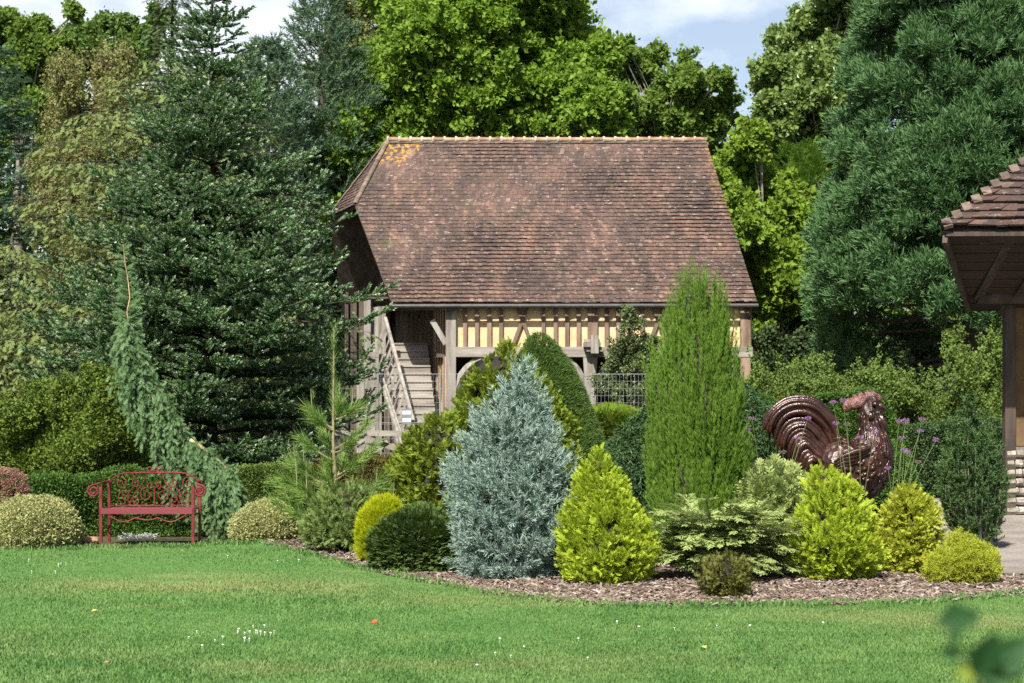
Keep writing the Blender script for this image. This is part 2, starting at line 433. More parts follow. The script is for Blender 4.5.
# ------------------------------------------------------------------ building materials
m_oldwood = M_surf("weathered_oak", (0.12,0.10,0.082), (0.20,0.18,0.155), 5, 0.85, stretch=(1, 1, 0.12), bump=0.5, C=(0.27,0.25,0.222), rndamt=0.35)
m_oldwood_h = M_surf("weathered_oak_rail", (0.14,0.118,0.096), (0.23,0.205,0.175), 5, 0.85, stretch=(0.12, 1, 1), bump=0.5, C=(0.31,0.285,0.25), rndamt=0.35)
m_brownwood = M_surf("brown_oak", (0.085,0.055,0.036), (0.15,0.10,0.07), 5, 0.8, stretch=(1, 1, 0.15), bump=0.5, C=(0.21,0.15,0.11), rndamt=0.4)
m_brownwood_h = M_surf("brown_oak_beam", (0.095,0.066,0.046), (0.16,0.115,0.085), 5, 0.8, stretch=(0.12, 1, 1), bump=0.5, C=(0.23,0.18,0.14), rndamt=0.4)
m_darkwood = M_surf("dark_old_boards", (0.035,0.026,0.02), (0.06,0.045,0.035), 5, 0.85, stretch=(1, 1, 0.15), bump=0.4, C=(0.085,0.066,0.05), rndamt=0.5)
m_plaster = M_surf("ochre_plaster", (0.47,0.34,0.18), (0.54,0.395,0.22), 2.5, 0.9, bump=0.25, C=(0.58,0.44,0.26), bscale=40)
m_steel = M_surf("galvanised_wire", (0.30,0.31,0.31), (0.40,0.41,0.41), 8, 0.45, metal=0.6, bump=0.05)

def M_tile(name, mossy=True, k=1.0):
    m, t, out = newmat(name)
    r = nmath(t, 'ADD', nmath(t, 'MULTIPLY', nattr(t, "rnd"), 0.72), nmath(t, 'MULTIPLY', nmath(t, 'SUBTRACT', nnoise(t, 2.2, 6, 0.72, stretch=(0.55, 1.5, 2.4)), 0.22), 0.55))
    c = nramp(t, r, [(0.0, (0.075,0.052,0.046)), (0.25, (0.095,0.064,0.055)), (0.6, (0.114,0.074,0.061)), (0.78, (0.14,0.088,0.07)), (0.88, (0.19,0.125,0.098)), (0.94, (0.24,0.18,0.15)), (0.97, (0.34,0.28,0.245))])
    stain = nramp(t, nnoise(t, 0.8, 7, 0.65, stretch=(1.5, 0.6, 1.0)), [(0.34, (0.44,0.47,0.51)), (0.5, (0.74,0.73,0.73)), (0.66, (1.12,1.02,0.96))])
    c = nmix(t, 1.0, c, stain, 'MULTIPLY')
    lich = nramp(t, nnoise(t, 11, 5, 0.7, stretch=(.5, 1, 1.5)), [(0.60, (0, 0, 0)), (0.66, (1, 1, 1))])
    c = nmix(t, nmath(t, 'MULTIPLY', lich, 0.75), c, (0.42, 0.33, 0.28))
    if mossy:
        tip = nattr(t, "tip")           # where orange lichen and moss grow, near the ridge end
        ln = nramp(t, nnoise(t, 7.5, 6, 0.65), [(0.50, (0, 0, 0)), (0.58, (1, 1, 1))])
        c = nmix(t, nmath(t, 'MULTIPLY', ln, tip), c, (0.40, 0.215, 0.035))
        ms = nramp(t, nnoise(t, 2.1, 5, 0.6), [(0.60, (0, 0, 0)), (0.68, (1, 1, 1))])
        c = nmix(t, nmath(t, 'MULTIPLY', ms, 0.55), c, (0.065, 0.06, 0.025))
    dk = nramp(t, nnoise(t, 30, 4, 0.7), [(0.3, (0.7 * k, 0.72 * k, 0.75 * k)), (0.7, (1.12 * k, 1.15 * k, 1.12 * k))])
    c = nmix(t, 1.0, c, dk, 'MULTIPLY')
    princ(t, out, c, 0.85, 0, bumpn(t, nnoise(t, 40, 4), 0.5, 0.006), 0.25)
    return m
m_tile = M_tile("barn_clay_tiles"); m_tile2 = M_tile("lodge_clay_tiles", False, 0.62)
m_ridge = M_surf("ridge_clay", (0.19,0.10,0.06), (0.26,0.155,0.10), 4, 0.9, bump=0.4, C=(0.29,0.23,0.17), rndamt=0.5)
m_mortar = M_surf("lime_mortar", (0.27,0.24,0.20), (0.36,0.32,0.27), 6, 0.95, bump=0.6, C=(0.38,0.30,0.17))

def tile_slope(mb, A0, A1, B0, B1, rows, tw, th=0.03, orange=None, seed=0, jit=1.0, mid=None):
    """lay plain tiles on the quad eave A0-A1 (left,right) up to B0-B1"""
    A0, A1, B0, B1 = [np.asarray(v, float) for v in (A0, A1, B0, B1)]
    def Lf(t): return A0 + (B0 - A0) * t if mid is None else (A0 + (mid[1] - A0) * (t / mid[0]) if t < mid[0] else mid[1] + (B0 - mid[1]) * ((t - mid[0]) / (1 - mid[0])))
    def Rf(t): return A1 + (B1 - A1) * t
    nr = nrm(np.cross(A1 - A0, B0 - A0)); 
    if nr[2] < 0: nr = -nr
    r = np.random.default_rng(seed); VV = []; RR = []; TT = []
    slope_len = np.linalg.norm((B0 + B1) / 2 - (A0 + A1) / 2); 
    for k in range(rows):
        t0 = k / rows; t1 = min((k + 1.35) / rows, 1.0)
        l0, r0 = Lf(t0), Rf(t0)
        l1, r1 = Lf(t1), Rf(t1)
        w = np.linalg.norm(r0 - l0)
        if w < 0.05: continue
        cnt = max(1, int(round(w / tw))); cuts = np.arange(cnt + 1, dtype=float)
        cuts[1:-1] += (0.5 if k % 2 else 0.0) * (1 if cnt > 2 else 0) + r.normal(0, .04, cnt - 1) * jit
        cuts = np.clip(cuts / cnt, 0, 1)
        sag = 0.02 * sin(k * .5) 
        for i in range(cnt):
            a, b = cuts[i] + 0.0002, cuts[i + 1] - 0.0002
            if b - a < 0.002: continue
            dz = r.normal(0, .005) * jit; ds = r.normal(0, .007) * jit
            e0, e1 = l0 + (r0 - l0) * a, l0 + (r0 - l0) * b
            f0, f1 = l1 + (r1 - l1) * a, l1 + (r1 - l1) * b
            dn = nrm(e0 - f0) * ds
            lift = th * 1.5 + dz + .028 * tn(((e0 + e1) / 2)[None] * [1, 1, 1], .9, 77)[0]
            v = [e0 + dn + nr * lift, e1 + dn + nr * (lift + r.normal(0, .003) * jit), f1 + nr * 0.004, f0 + nr * 0.004,
                 e0 + dn + nr * (lift - th), e1 + dn + nr * (lift - th)]
            VV.append(v); RR.append(r.random())
            TT.append(0.0 if orange is None else orange(((e0 + e1) / 2)))
    VV = np.array(VV); n = len(VV)
    q = np.array([[0, 1, 2, 3], [4, 5, 1, 0]]); Q = (q[None] + (np.arange(n) * 6)[:, None, None]).reshape(-1, 4)
    tr = np.array([[0, 3, 4], [1, 5, 2]]); Tq = (tr[None] + (np.arange(n) * 6)[:, None, None]).reshape(-1, 3)
    mb.add(VV.reshape(-1, 3), Q, Tq, rnd=np.repeat(RR, 6), tip=np.repeat(TT, 6))
def ridge_caps(p0, p1, n, r, parent_mb, mort_mb, up=(0, 0, 1), ovl=1.08):
    p0 = np.asarray(p0, float); p1 = np.asarray(p1, float); d = (p1 - p0) / n; dh = nrm(d)
    sx = nrm(np.cross(dh, up)); uz = np.cross(sx, dh)
    th = np.linspace(R(-15), R(195), 9)
    for i in range(n):
        a = p0 + d * i; b = p0 + d * (i + ovl); k0 = r * random.uniform(0.95, 1.05); k1 = k0 * 0.9
        j = random.uniform(-.008, .008)
        V = [a + (sx * cos(x) + uz * (sin(x) * 0.8)) * k0 + uz * j for x in th] + [b + (sx * cos(x) + uz * (sin(x) * 0.8)) * k1 + uz * j for x in th]
        V += [a + (sx * cos(x) + uz * (sin(x) * 0.8)) * (k0 - 0.02) + uz * j for x in th]
        q = [[m, m + 1, m + 10, m + 9] for m in range(8)] + [[m + 1, m, m + 18, m + 19] for m in range(8)]
        parent_mb.add(V, q, rnd=random.random())
        if mort_mb is not None:
            c = a + uz * (r * 0.8)
            mort_mb.tube([a + uz * 0.0 - dh * .035 + sx * 0, a + dh * .035], r * 1.04, 10, flat=0.9)
def plaque(mb, p, q_, z0, z1, th, n):   # vertical wall slab between ground points p, q_
    p = np.asarray(p, float); q_ = np.asarray(q_, float); d = q_ - p; n_ = nrm(np.array([d[1], -d[0]])) * th
    mb.add([[p[0],p[1],z0],[q_[0],q_[1],z0],[q_[0],q_[1],z1],[p[0],p[1],z1],[p[0]-n_[0],p[1]-n_[1],z0],[q_[0]-n_[0],q_[1]-n_[1],z0],[q_[0]-n_[0],q_[1]-n_[1],z1],[p[0]-n_[0],p[1]-n_[1],z1]],
           [[0,1,2,3],[5,4,7,6],[4,0,3,7],[1,5,6,2],[3,2,6,7],[4,5,1,0]])

# ------------------------------------------------------------------ the timber framed barn
WY = 50.33
barn = thing("timber_framed_barn", "timber framed barn with steep brown tiled roof and ochre plaster upper wall", "barn", (2.0, 53.5, 0.0))
EL, ER = P(392, 303, 50.0), P(757, 300.5, 50.0)
ER[2] = EL[2] + 0.02
RL, RR_ = P(388, 141, 54.0), P(706, 141, 54.0)
VL = P(355, 205, 52.35); VB = P(330, 205, 55.65); VB[2] = VL[2]
BL = np.array([-6.1, 58.0, EL[2]]); BR = np.array([ER[0] - 2.3, 58.0, EL[2]])
sl = MB()
def slab(mbx, pts, th):
    pts = np.asarray(pts, float); n_ = nrm(np.cross(pts[1] - pts[0], pts[2] - pts[0])); n_ = n_ if n_[2] > 0 else -n_
    k = len(pts); V = np.vstack([pts - n_ * 0.05, pts - n_ * (th + .04)]); c1 = list(range(k))
    tri = [[0, i, i + 1] for i in range(1, k - 1)] + [[k, k + i + 1, k + i] for i in range(1, k - 1)]
    mbx.add(V, [[i, (i + 1) % k, (i + 1) % k + k, i + k] for i in range(k)], tri)
slab(sl, [EL, ER, RR_, RL, VL], 0.10); slab(sl, [BR, BL, VB, RL, RR_], 0.10); slab(sl, [VB, VL, RL], 0.10)
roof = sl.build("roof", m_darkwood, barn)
tl = MB()
def orange(p):
    d1 = np.linalg.norm((p - RL) * np.array([1, .8, 1])); d2 = np.linalg.norm((p - RR_) * np.array([1.3, .5, .5]))
    return 1.0 if d1 < 0.7 else (0.7 if d1 < 1.15 else (0.3 if d2 < 1.6 and p[0] > RR_[0] - 0.05 else 0.0))
fr = (VL[2] - EL[2]) / (RL[2] - EL[2]); VRt = ER + (RR_ - ER) * fr
rw = int(round(43 * fr))
tile_slope(tl, EL, ER, RL, RR_, 43, 0.135, orange=orange, seed=1, mid=(fr, VL))
tile_slope(tl, VB, VL, RL - [0, .02, 0], RL + [0, .02, 0], 43 - rw, 0.135, seed=3)
tl.build("roof_tiles", m_tile, roof)
rg, mo = MB(), MB()
mo.tube([RL + [0, 0, .0], RR_ + [0, 0, .0]], 0.10, 8)
ridge_caps(RL + [0, 0, .03], RR_ + [0, 0, .03], 28, 0.125, rg, mo)
for (a_, b_) in ((VL, .095), (VB, .09)):
    hm = MB(); ridge_caps(a_ + [0, 0, .04], RL + [0, 0, .03], 12, b_, hm, None); hm.build('hip_tiles', M_surf('hip_clay', (0.085,0.06,0.045), (0.13,0.095,0.07), 5, .9, bump=.5, C=(0.17,0.13,0.09), rndamt=.5), roof)
rg.build("ridge_tiles", m_ridge, roof); mo.build("ridge_mortar", m_mortar, roof)
gt = MB(); gt.tube([EL + [-.03, -.06, -.10], ER + [.03, -.06, -.10]], 0.065, 8); 
gt.tube([ER + [-.15, -.06, -.1], ER + [-.2, .1, -.35], ER + [-.55, .45, -.75], ER + [-.6, .5, -1.2]], 0.05, 8)
gt.build("gutter", M_surf("dull_zinc", (0.035,0.033,0.032), (0.06,0.058,0.056), 4, 0.6, metal=0.2, bump=0.05), barn)
# rafters under the left overhang
rf = MB()
for k in range(5):
    a = VL + (EL - VL) * (k / 4.0); rf.beam(a + [0.12, .08, -.16], a + [2.2, .0, -.16], 0.10, 0.12)
for k in range(26):
    x = EL[0] + 0.3 + k * 0.43; rf.beam((x, 50.06, EL[2] - 0.10), (x - 0.29 * .9, 50.96, EL[2] + 1.19), 0.09, 0.10)
rf.build("rafters", m_darkwood, barn)
# upper wall
wl = MB(); wl.box(((X(449, WY) + X(752, WY)) / 2, WY + 0.10, (Z(349, WY) + Z(290, WY)) / 2), (X(752, WY) - X(449, WY), 0.12, Z(290, WY) - Z(349, WY)))
wl.build("plaster_wall", m_plaster, barn)
zt, zb = Z(292, WY), Z(347.5, WY)
def stud(px0, px1, mat=m_brownwood, dy=0.0, y0=None, y1=None):
    s = MB(); x0, x1 = X(px0, WY), X(px1, WY)
    lo = zb if y1 is None else Z(y1, WY); hi = zt if y0 is None else Z(y0, WY)
    s.box(((x0 + x1) / 2, WY + 0.01 - dy, (lo + hi) / 2), (x1 - x0, 0.16, hi - lo), rnd=random.random()); s.build("stud", mat, barn)
for a, b in ((463,467),(475,479),(487,491.5),(499,503),(541.6,545),(553.5,557.5),(565,569),(576.5,580.6),(604.6,608.6),(616,620),(628,632),(640,644),(672,676),(684,688),(697,701),(709,713),(722,726)):
    stud(a, b)
stud(587.5, 597.5, dy=0.006)
for (a, b, k) in ((512, 533, 0), (533, 512, 1), (648, 668, 0), (668, 648, 1)):
    s = MB(); s.beam((X(a, WY), WY + 0.012 + 0.008 * k, zt), (X(b, WY), WY + 0.012 + 0.008 * k, zb), 0.115, 0.16, up=(0, 1, 0)); s.build("cross_brace", m_brownwood, barn)
s = MB(); s.box(((X(456, WY) + X(752, WY)) / 2, WY - 0.01, (Z(347, WY) + Z(357, WY)) / 2), (X(752, WY) - X(456, WY), 0.30, Z(347, WY) - Z(357, WY))); s.build("sole_beam", m_oldwood_h, barn)
def post(px0, px1, ytop, Y=WY, d=0.28, mat=m_oldwood, dy=0):
    s = MB(); x0, x1 = X(px0, Y), X(px1, Y); z1 = Z(ytop, Y)
    s.box(((x0 + x1) / 2, Y + dy, z1 / 2), (x1 - x0, d, z1), rnd=random.random()); return s.build("post", mat, barn)
post(446, 456, 296); post(740, 750, 296, mat=m_brownwood)
s = MB(); zt2 = Z(357.5, WY)
s.box((X(590, WY), WY, zt2 / 2 - 0.3), (0.36, 0.3, zt2 - 0.6)); s.box((X(590, WY), WY, zt2 - 0.3), (0.36, 0.32, 0.6), taper=1.25); s.build("post", m_oldwood, barn)
s = MB()
for (a, b, y0, y1, pr) in ((583, 600, 343, 347.5, .42), (586, 602, 348, 352, .34), (584, 599, 339.5, 342.5, .22), (590, 597.5, 336, 354, .5)):
    s.box(((X(a, WY) + X(b, WY)) / 2, WY - 0.15 - pr / 2, (Z(y0, WY) + Z(y1, WY)) / 2), (X(b, WY) - X(a, WY), pr, Z(y0, WY) - Z(y1, WY)))
s.build("tenon_bracket", m_oldwood, barn)
def arch_brace(p0, p1, bulge, w=0.20, d=0.16):
    a, b = np.array(p0, float), np.array(p1, float); c = np.array([a[0], a[1], b[2]]) * bulge + (a + b) / 2 * (1 - bulge)
    tt = np.linspace(0, 1, 12)[:, None]; pts = (1 - tt) ** 2 * a + 2 * tt * (1 - tt) * c + tt ** 2 * b
    s = MB()
    s.tube(pts, w * 0.72, 4, flat=d / w); o = s.build("curved_brace", m_oldwood, barn); return o
arch_brace(P(585, 392, WY), P(561, 358, WY), 0.55); arch_brace(P(596, 392, WY), P(619, 358, WY), 0.55)
arch_brace(P(455, 392, WY), P(484, 358, WY), 0.5); arch_brace(P(742, 392, WY), P(716, 358, WY), 0.55)
s = MB(); s.beam(P(446, 344, WY - .02), P(432, 320, WY - .02), 0.17, 0.14, up=(0, 1, 0)); s.build("curved_brace", m_oldwood, barn)
# dark inside of the ground floor, back and end walls
s = MB()
plaque(s, (X(446, WY) - 0.02, 50.62), (X(446, WY) - .42, 51.9), 0.0, 5.2, -0.12, None)
s.build("stair_wall", m_plaster, barn)
s = MB(); plaque(s, (X(446, WY) - .42, 51.903), (X(446, WY) - 2.1, 57.3), 0.0, 5.2, -0.12, None); s.box((-3.3, 54.0, 5.12), (2.6, 6.0, .06)); s.build("porch_shade_lining", m_darkwood, barn)  # dark boards stand in for shade deeper in; ceiling added to shade the porch
s = MB(); dx = -2.1 / 6.5
for k in range(19):
    y = 50.75 + k * 0.30; x = X(446, WY) - 0.02 + (y - 50.62) * (-2.08 / 6.68)
    s.box((x - 0.012, y, 2.55), (0.07, 0.11, 5.05), rnd=random.random())
s.build("stair_wall_studs", m_brownwood, barn)
def gable(mbx, rows, th=0.12):      # rows of (x, y, bottom, top) along the wall
    for (a, b) in zip(rows[:-1], rows[1:]):
        d = np.array([b[0] - a[0], b[1] - a[1]]); nn = np.array([d[1], -d[0]]) / np.linalg.norm(d) * th
        v = [[a[0],a[1],a[2]],[b[0],b[1],b[2]],[b[0],b[1],b[3]],[a[0],a[1],a[3]]]; w = [[p[0]-nn[0],p[1]-nn[1],p[2]] for p in v]
        mbx.add(v + w, [[0,1,2,3],[5,4,7,6],[4,0,3,7],[1,5,6,2],[3,2,6,7],[4,5,1,0]])
s = MB(); gable(s, [(X(752, WY) - .05, 50.75, 0, 5.6), (6.55, 54.0, 0, 10.3), (5.65, 57.1, 0, 5.9)]); s.build("gable_wall", m_plaster, barn)
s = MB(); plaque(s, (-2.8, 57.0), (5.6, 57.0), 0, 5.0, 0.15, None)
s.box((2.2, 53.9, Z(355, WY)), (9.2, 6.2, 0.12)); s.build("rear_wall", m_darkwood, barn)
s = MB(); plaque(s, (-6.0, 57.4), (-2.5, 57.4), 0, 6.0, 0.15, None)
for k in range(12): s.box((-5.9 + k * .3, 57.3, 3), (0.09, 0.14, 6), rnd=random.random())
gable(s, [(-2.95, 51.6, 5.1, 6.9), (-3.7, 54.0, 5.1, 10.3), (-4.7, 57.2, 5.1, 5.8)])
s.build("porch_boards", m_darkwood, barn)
# stair: one flight of fifteen steps rising into the porch
for k in range(15):
    f = k / 14.0; y = 47.75 + 4.3 * f; z = 0.10 + 3.5 * f
    xl = -3.30 - 0.85 * f; xr = -2.12 - 0.62 * f
    s = MB(); s.box(((xl + xr) / 2, y + .17, z + 0.095), (xr - xl, 0.34, 0.05), rnd=.7 + .3 * random.random()); s.box(((xl + xr) / 2 + .01, y + 0.05, z - 0.055), (xr - xl - .03, 0.03, 0.25), rnd=random.random())
    s.build("step", m_oldwood_h, barn)
s = MB(); s.beam((-3.36, 47.6, 0.0), (-4.22, 52.2, 3.75), 0.07, 0.34); s.build("stringer", m_oldwood, barn)
s = MB(); s.beam((-2.07, 47.7, 0.05), (-2.25, 50.1, 1.75), 0.07, 0.30); s.build("stringer", m_oldwood, barn)
# balustrade of the stair
a0, a1 = P(402, 446, 47.4), P(372, 354, 50.2); b0, b1 = P(413, 421, 47.4), P(385, 318, 50.2)
s = MB(); s.beam(a0, a1, 0.07, 0.10); s.beam(a0 + [-.0, 0, .28], a1 + [0, 0, .28], 0.05, 0.06)
s.beam(b0, b1, 0.09, 0.11); o_rail = s.build("handrail", m_oldwood_h, barn)
s = MB()
for k in range(13):
    f = (k + .5) / 13; s.beam(a0 + (a1 - a0) * f, b0 + (b1 - b0) * f, 0.045 if k % 3 else 0.07, 0.04, up=(0, 1, 0), rnd=random.random())
s.build("balusters", m_oldwood, barn)
s = MB(); s.box(P(409, 434, 47.35) * [1, 1, 0] + [0, 0, .62], (0.14, 0.14, 1.24)); s.build("newel_post", m_oldwood, barn)
for (px0, px1, yt, yy) in ((371, 379, 352, 48.9), (357, 364.5, 374, 48.9), (364, 371, 300, 51.0), (376, 382, 306, 51.3)):
    s = MB(); zz = Z(yt, yy); s.box((X((px0 + px1) / 2, yy), yy, zz / 2), ((px1 - px0) / F * yy, 0.18, zz), rnd=random.random()); s.build("porch_post", m_oldwood, barn)
s = MB()
for k in range(5): s.box((X(384 - k * 4, 50.7), 50.7 + .16 * k, Z(330, 50.7) + .0), (0.11, 0.04, 1.5), rnd=random.random())
s.build("porch_panel", m_oldwood, barn)

# wooden barrier in front of the barn stair
wb = thing("wooden_barrier", "weathered wooden rail barrier with crossed diagonal planks below the barn stair", "fence", (X(372, 43.5), 43.5, 0))
YB = 43.5
for (p0, p1, w) in ((P(334, 433, YB), P(412, 433.5, YB), .15), (P(334, 446, YB), P(412, 446, YB), .13)):
    s = MB(); s.beam(p0, p1, 0.05, w, rnd=random.random()); s.build("rail", m_oldwood_h, wb)
for (p0, p1, k) in ((P(336, 428, YB - .07), P(412, 454, YB - .07), 0), (P(365, 456, YB - .07), P(388, 442, YB - .07), 1)):
    s = MB(); s.beam(p0, p1, 0.045, 0.15, rnd=random.random()); s.build("diagonal_plank", m_oldwood_h, wb)
for px in (338, 373, 408):
    s = MB(); s.box((X(px, YB) , YB + 0.09, 0.55), (0.12, 0.12, 1.1), rnd=random.random()); s.build("post", m_oldwood, wb)

# wire mesh fence between barn and garden
YF = 45.0
wf = thing("wire_mesh_fence", "tall galvanised wire mesh fence standing in front of the barn", "fence", (X(500, YF), YF, 0))
z1 = Z(374, YF); x0, x1 = X(336, YF), X(668, YF)
s = MB()
for x in np.arange(x0, x1, 0.105): s.box((x, YF, z1 / 2 + .05), (0.005, 0.005, z1 - .1))
for z in np.linspace(0.15, z1, 13): s.box(((x0 + x1) / 2, YF + .005, z), (x1 - x0, 0.005, 0.006))
for z in (0.2, 1.2, z1): s.box(((x0 + x1) / 2, YF + .006, z), (x1 - x0, 0.012, 0.014))
s.build("wire_panel", m_steel, wf)
for x in (x0, X(440, YF), X(548, YF), x1):
    s = MB(); s.tube([(x, YF + .03, 0), (x, YF + .03, z1 + .03)], 0.025, 8); s.build("fence_post", m_steel, wf)
m_plate = M_surf("plate_white", (0.55,0.57,0.58), (0.65,0.67,0.68), 3, 0.5, bump=0.02)
m_platedk = M_surf("plate_grey", (0.12,0.14,0.15), (0.18,0.2,0.21), 3, 0.5, bump=0.02)
def notice(px0, py0, px1, py1, Y, label, name="notice_plate"):
    r_ = thing(name, label, "sign", (X((px0 + px1) / 2, Y), Y, Z(py1, Y)))
    w = (px1 - px0) / F * Y; h = (py1 - py0) / F * Y; c = P((px0 + px1) / 2, (py0 + py1) / 2, Y)
    s = MB(); s.box(c, (w, 0.02, h)); s.build("plate", m_platedk, r_)
    for (f0, f1) in ((0.12, 0.36), (0.62, 0.86)):
        s = MB(); s.box(c + [0, -0.012, h * (0.5 - (f0 + f1) / 2)], (w * 0.86, 0.006, h * (f1 - f0))); s.build("pale_panel", m_plate, r_)
    return r_
notice(608, 406, 620, 414.5, YF - .03, "small grey notice with two pale bands on the wire mesh fence")
notice(402, 409, 411.5, 424, YF - .03, "dark upright notice with two white panels beside the stair bottom")

# ------------------------------------------------------------------ lodge at the right edge, only its corner shows
LY = 22.6
lodge = thing("timber_lodge", "half timbered lodge corner with overhanging tiled roof and stone base", "building", (8.6, 27.0, 0))
C0 = P(942, 229, LY); C1 = C0 + [6.0, 0.0, 0.02]
C2 = P(1024, 163, LY + 1.5); k = (C2 - C0); A0_ = C0 + k * 2.1; A1_ = C1 + [-0.6, k[1] * 2.1, k[2] * 2.1]
s = MB(); slab(s, [C0, C1, A1_, A0_], 0.08); slab(s, [C0 + [.06, .06, -.05], A0_ + [.06, 0, -.05], A0_ + [3.2, 6, -.05], P(968, 306, LY + 2.1) + [2.7, 5, .0]], 0.05); lroof = s.build("roof", m_darkwood, lodge)
s = MB(); tile_slope(s, C0 + [-.05, -.03, 0], C1, A0_, A1_, 18, 0.20, th=0.03, seed=8, jit=2.2); s.build("roof_tiles", m_tile2, lroof)
s = MB()
for i in range(18):
    f = (i + .3) / 18; c = C0 + (A0_ - C0) * f + [0.02, -.03, .04]
    s.box(c, (0.13, 0.22, 0.05), np.array([nrm(np.array([1, 0, .25])), np.array([0, cos(.6), sin(.6)]), nrm(np.array([-.25, -sin(.6), cos(.6)]))]), rnd=random.random())
s.build("hip_tiles", M_surf('lodge_hip_clay', (0.06,0.043,0.034), (0.095,0.066,0.05), 5, .9, C=(0.14,0.105,0.082), rndamt=.8), lroof)
D0 = P(968, 306, LY + 2.1); D1 = D0 + [5.2, 0, 0.0]
s = MB()
for i in range(9):                       # soffit boards, one below the other
    f0, f1 = i / 9 + .004, (i + 1) / 9 - .004
    a, b = C0 + (D0 - C0) * f0 + [.03, .05, -.08], C1 + (D1 - C1) * f0 + [0, .05, -.08]
    c, d = C0 + (D0 - C0) * f1 + [.03, .05, -.08], C1 + (D1 - C1) * f1 + [0, .05, -.08]
    o_ = np.array([0, .03, .02]); s.add([a, b, d, c, a + o_, b + o_, d + o_, c + o_], [[0, 1, 2, 3], [7, 6, 5, 4], [0, 4, 5, 1], [3, 2, 6, 7]], rnd=random.random())
m_soffit = M_surf("shaded_soffit_boards", (0.018,0.011,0.007), (0.030,0.019,0.013), 5, 0.85, stretch=(.15, 1, 1), bump=0.4, C=(0.042,0.029,0.02), rndamt=0.6)  # boards darkened to paint in the shade of the underside
m_lodgewood = M_surf("lodge_dark_oak", (0.026,0.018,0.013), (0.045,0.032,0.024), 5, 0.8, stretch=(1, 1, .2), bump=0.5, C=(0.068,0.05,0.038), rndamt=0.4)
s.build("soffit", m_soffit, lodge)
s = MB(); s.beam(C0 + [.06, .03, -.07], C1 + [0, .03, -.07], 0.06, 0.06); s.build("eave_board", m_lodgewood, lodge)
s = MB(); s.beam(C0 + [.05, .03, -.12], D0 + [.02, .0, -.02], 0.07, 0.16); s.build("verge_board", m_lodgewood, lodge)
for (a, b) in (((1010, 236), (977, 297)), ((1058, 236), (1014, 297)), ((985, 238), (964, 272)), ((1106, 236), (1060, 297))):
    s = MB(); s.beam(P(a[0], a[1], LY + .22), P(b[0], b[1], LY + 1.75), 0.13, 0.13); s.build("strut", m_lodgewood, lodge)
s = MB(); s.tube([P(977, 297, LY + 1.72), P(977, 297, LY + 1.72) + [5, 0, 0]], 0.105, 10); s.build("wall_plate_beam", m_lodgewood, lodge)
PY = LY + 2.0
s = MB(); s.box((X(1009, PY), PY, Z(300, PY) / 2), (0.16, 0.16, Z(300, PY))); s.build("corner_post", m_lodgewood, lodge)
s = MB(); s.tube([P(1001, 302, PY - .05), P(1003, 312, PY), P(1009.5, 322, PY + .1), P(1009.5, 460, PY + .1)], 0.06, 8); s.build("drain_pipe", m_darkwood, lodge)
s = MB(); s.box((X(1015, PY) + 2.2, PY + .14, (Z(300, PY) + Z(446, PY)) / 2), (4.4, .2, Z(300, PY) - Z(446, PY))); plaque(s, (X(1013, PY) + .02, PY + .26), (X(1013, PY) + 1.75, PY + 4.2), Z(446, PY), Z(300, PY), -.15, None); s.build("plaster_wall", M_surf("shaded_ochre_plaster", (0.09,0.056,0.026), (0.14,0.09,0.042), 3, .9, bump=.3), lodge)  # ochre darkened to carry the shade below the roof overhang
s = MB()
for (x_, r0) in ((X(1026, PY), .1), (X(1045, PY), .1), (X(1064, PY), .1), (X(1110, PY), .1), (X(1160, PY), .1), (X(1215, PY), .1), (X(1270, PY), .1)): s.box((x_ + .1, PY + .03, (Z(300, PY) + Z(446, PY)) / 2), (.16, .08, Z(300, PY) - Z(446, PY)))
s.build("wall_studs", m_brownwood, lodge)
m_stone = M_surf("flint_stone", (0.15,0.13,0.105), (0.26,0.23,0.19), 9, 0.9, bump=0.9, C=(0.38,0.34,0.28), rndamt=0.7, dist=0.03)
s = MB(); zs = Z(447, PY - .1)
s.box((X(1006, PY) + 2.3, PY + .15, zs / 2), (4.6, .34, zs)); plaque(s, (X(1006, PY) + .02, PY + .34), (X(1006, PY) + 1.8, PY + 4.3), 0, zs, -.3, None); s.build("stone_base", M_surf("dark_mortar", (0.10,0.09,0.075), (0.16,0.14,0.12), 6, .95, bump=.6), lodge)
s = MB(); r9 = np.random.default_rng(9)
for row in range(7):
    z_ = 0.08 + row * zs / 7.3; x_ = X(1005, PY)
    while x_ < X(1005, PY) + 4.4:
        w_ = r9.uniform(.09, .2); s.tube([(x_ + .01, PY - .05, z_), (x_ + w_ - .01, PY - .05 + r9.uniform(-.015, .015), z_ + r9.uniform(-.01, .01))], [.055, .062], 7, flat=.9, rnd=r9.random()); x_ += w_
s.build("stones", m_stone, lodge)
# ------------------------------------------------------------------ plants: templates
T_FAN = [tm_fan(5, i, w=0.042, sub=0.42) for i in range(4)]
T_FANW = [tm_fan(5, 10 + i, w=0.06, ang=46, sub=0.46) for i in range(4)]
T_FEATH = [tm_fan(7, 15 + i, w=0.03, ang=30, sub=0.36) for i in range(4)]
T_STAR = [tm_star(9, i, w=0.035) for i in range(4)]
T_STARW = [tm_star(8, 5 + i, w=0.06) for i in range(4)]
T_STAR6 = [tm_star(7, 20 + i, w=0.05, cone=60) for i in range(4)]
T_UP = [tm_star(8, 30 + i, w=0.024, cone=26) for i in range(4)]
T_CL = [tm_cluster(6, i, lw=0.36, ls=0.42) for i in range(4)]
T_CLS = [tm_cluster(7, 40 + i, lw=0.34, ls=0.38) for i in range(4)]
T_BRUSH = [tm_brush(18, i) for i in range(3)]
T_FIR = [tm_brush(26, 50 + i, ln=0.21, w=0.085, ang=60, flat=0.75) for i in range(3)]
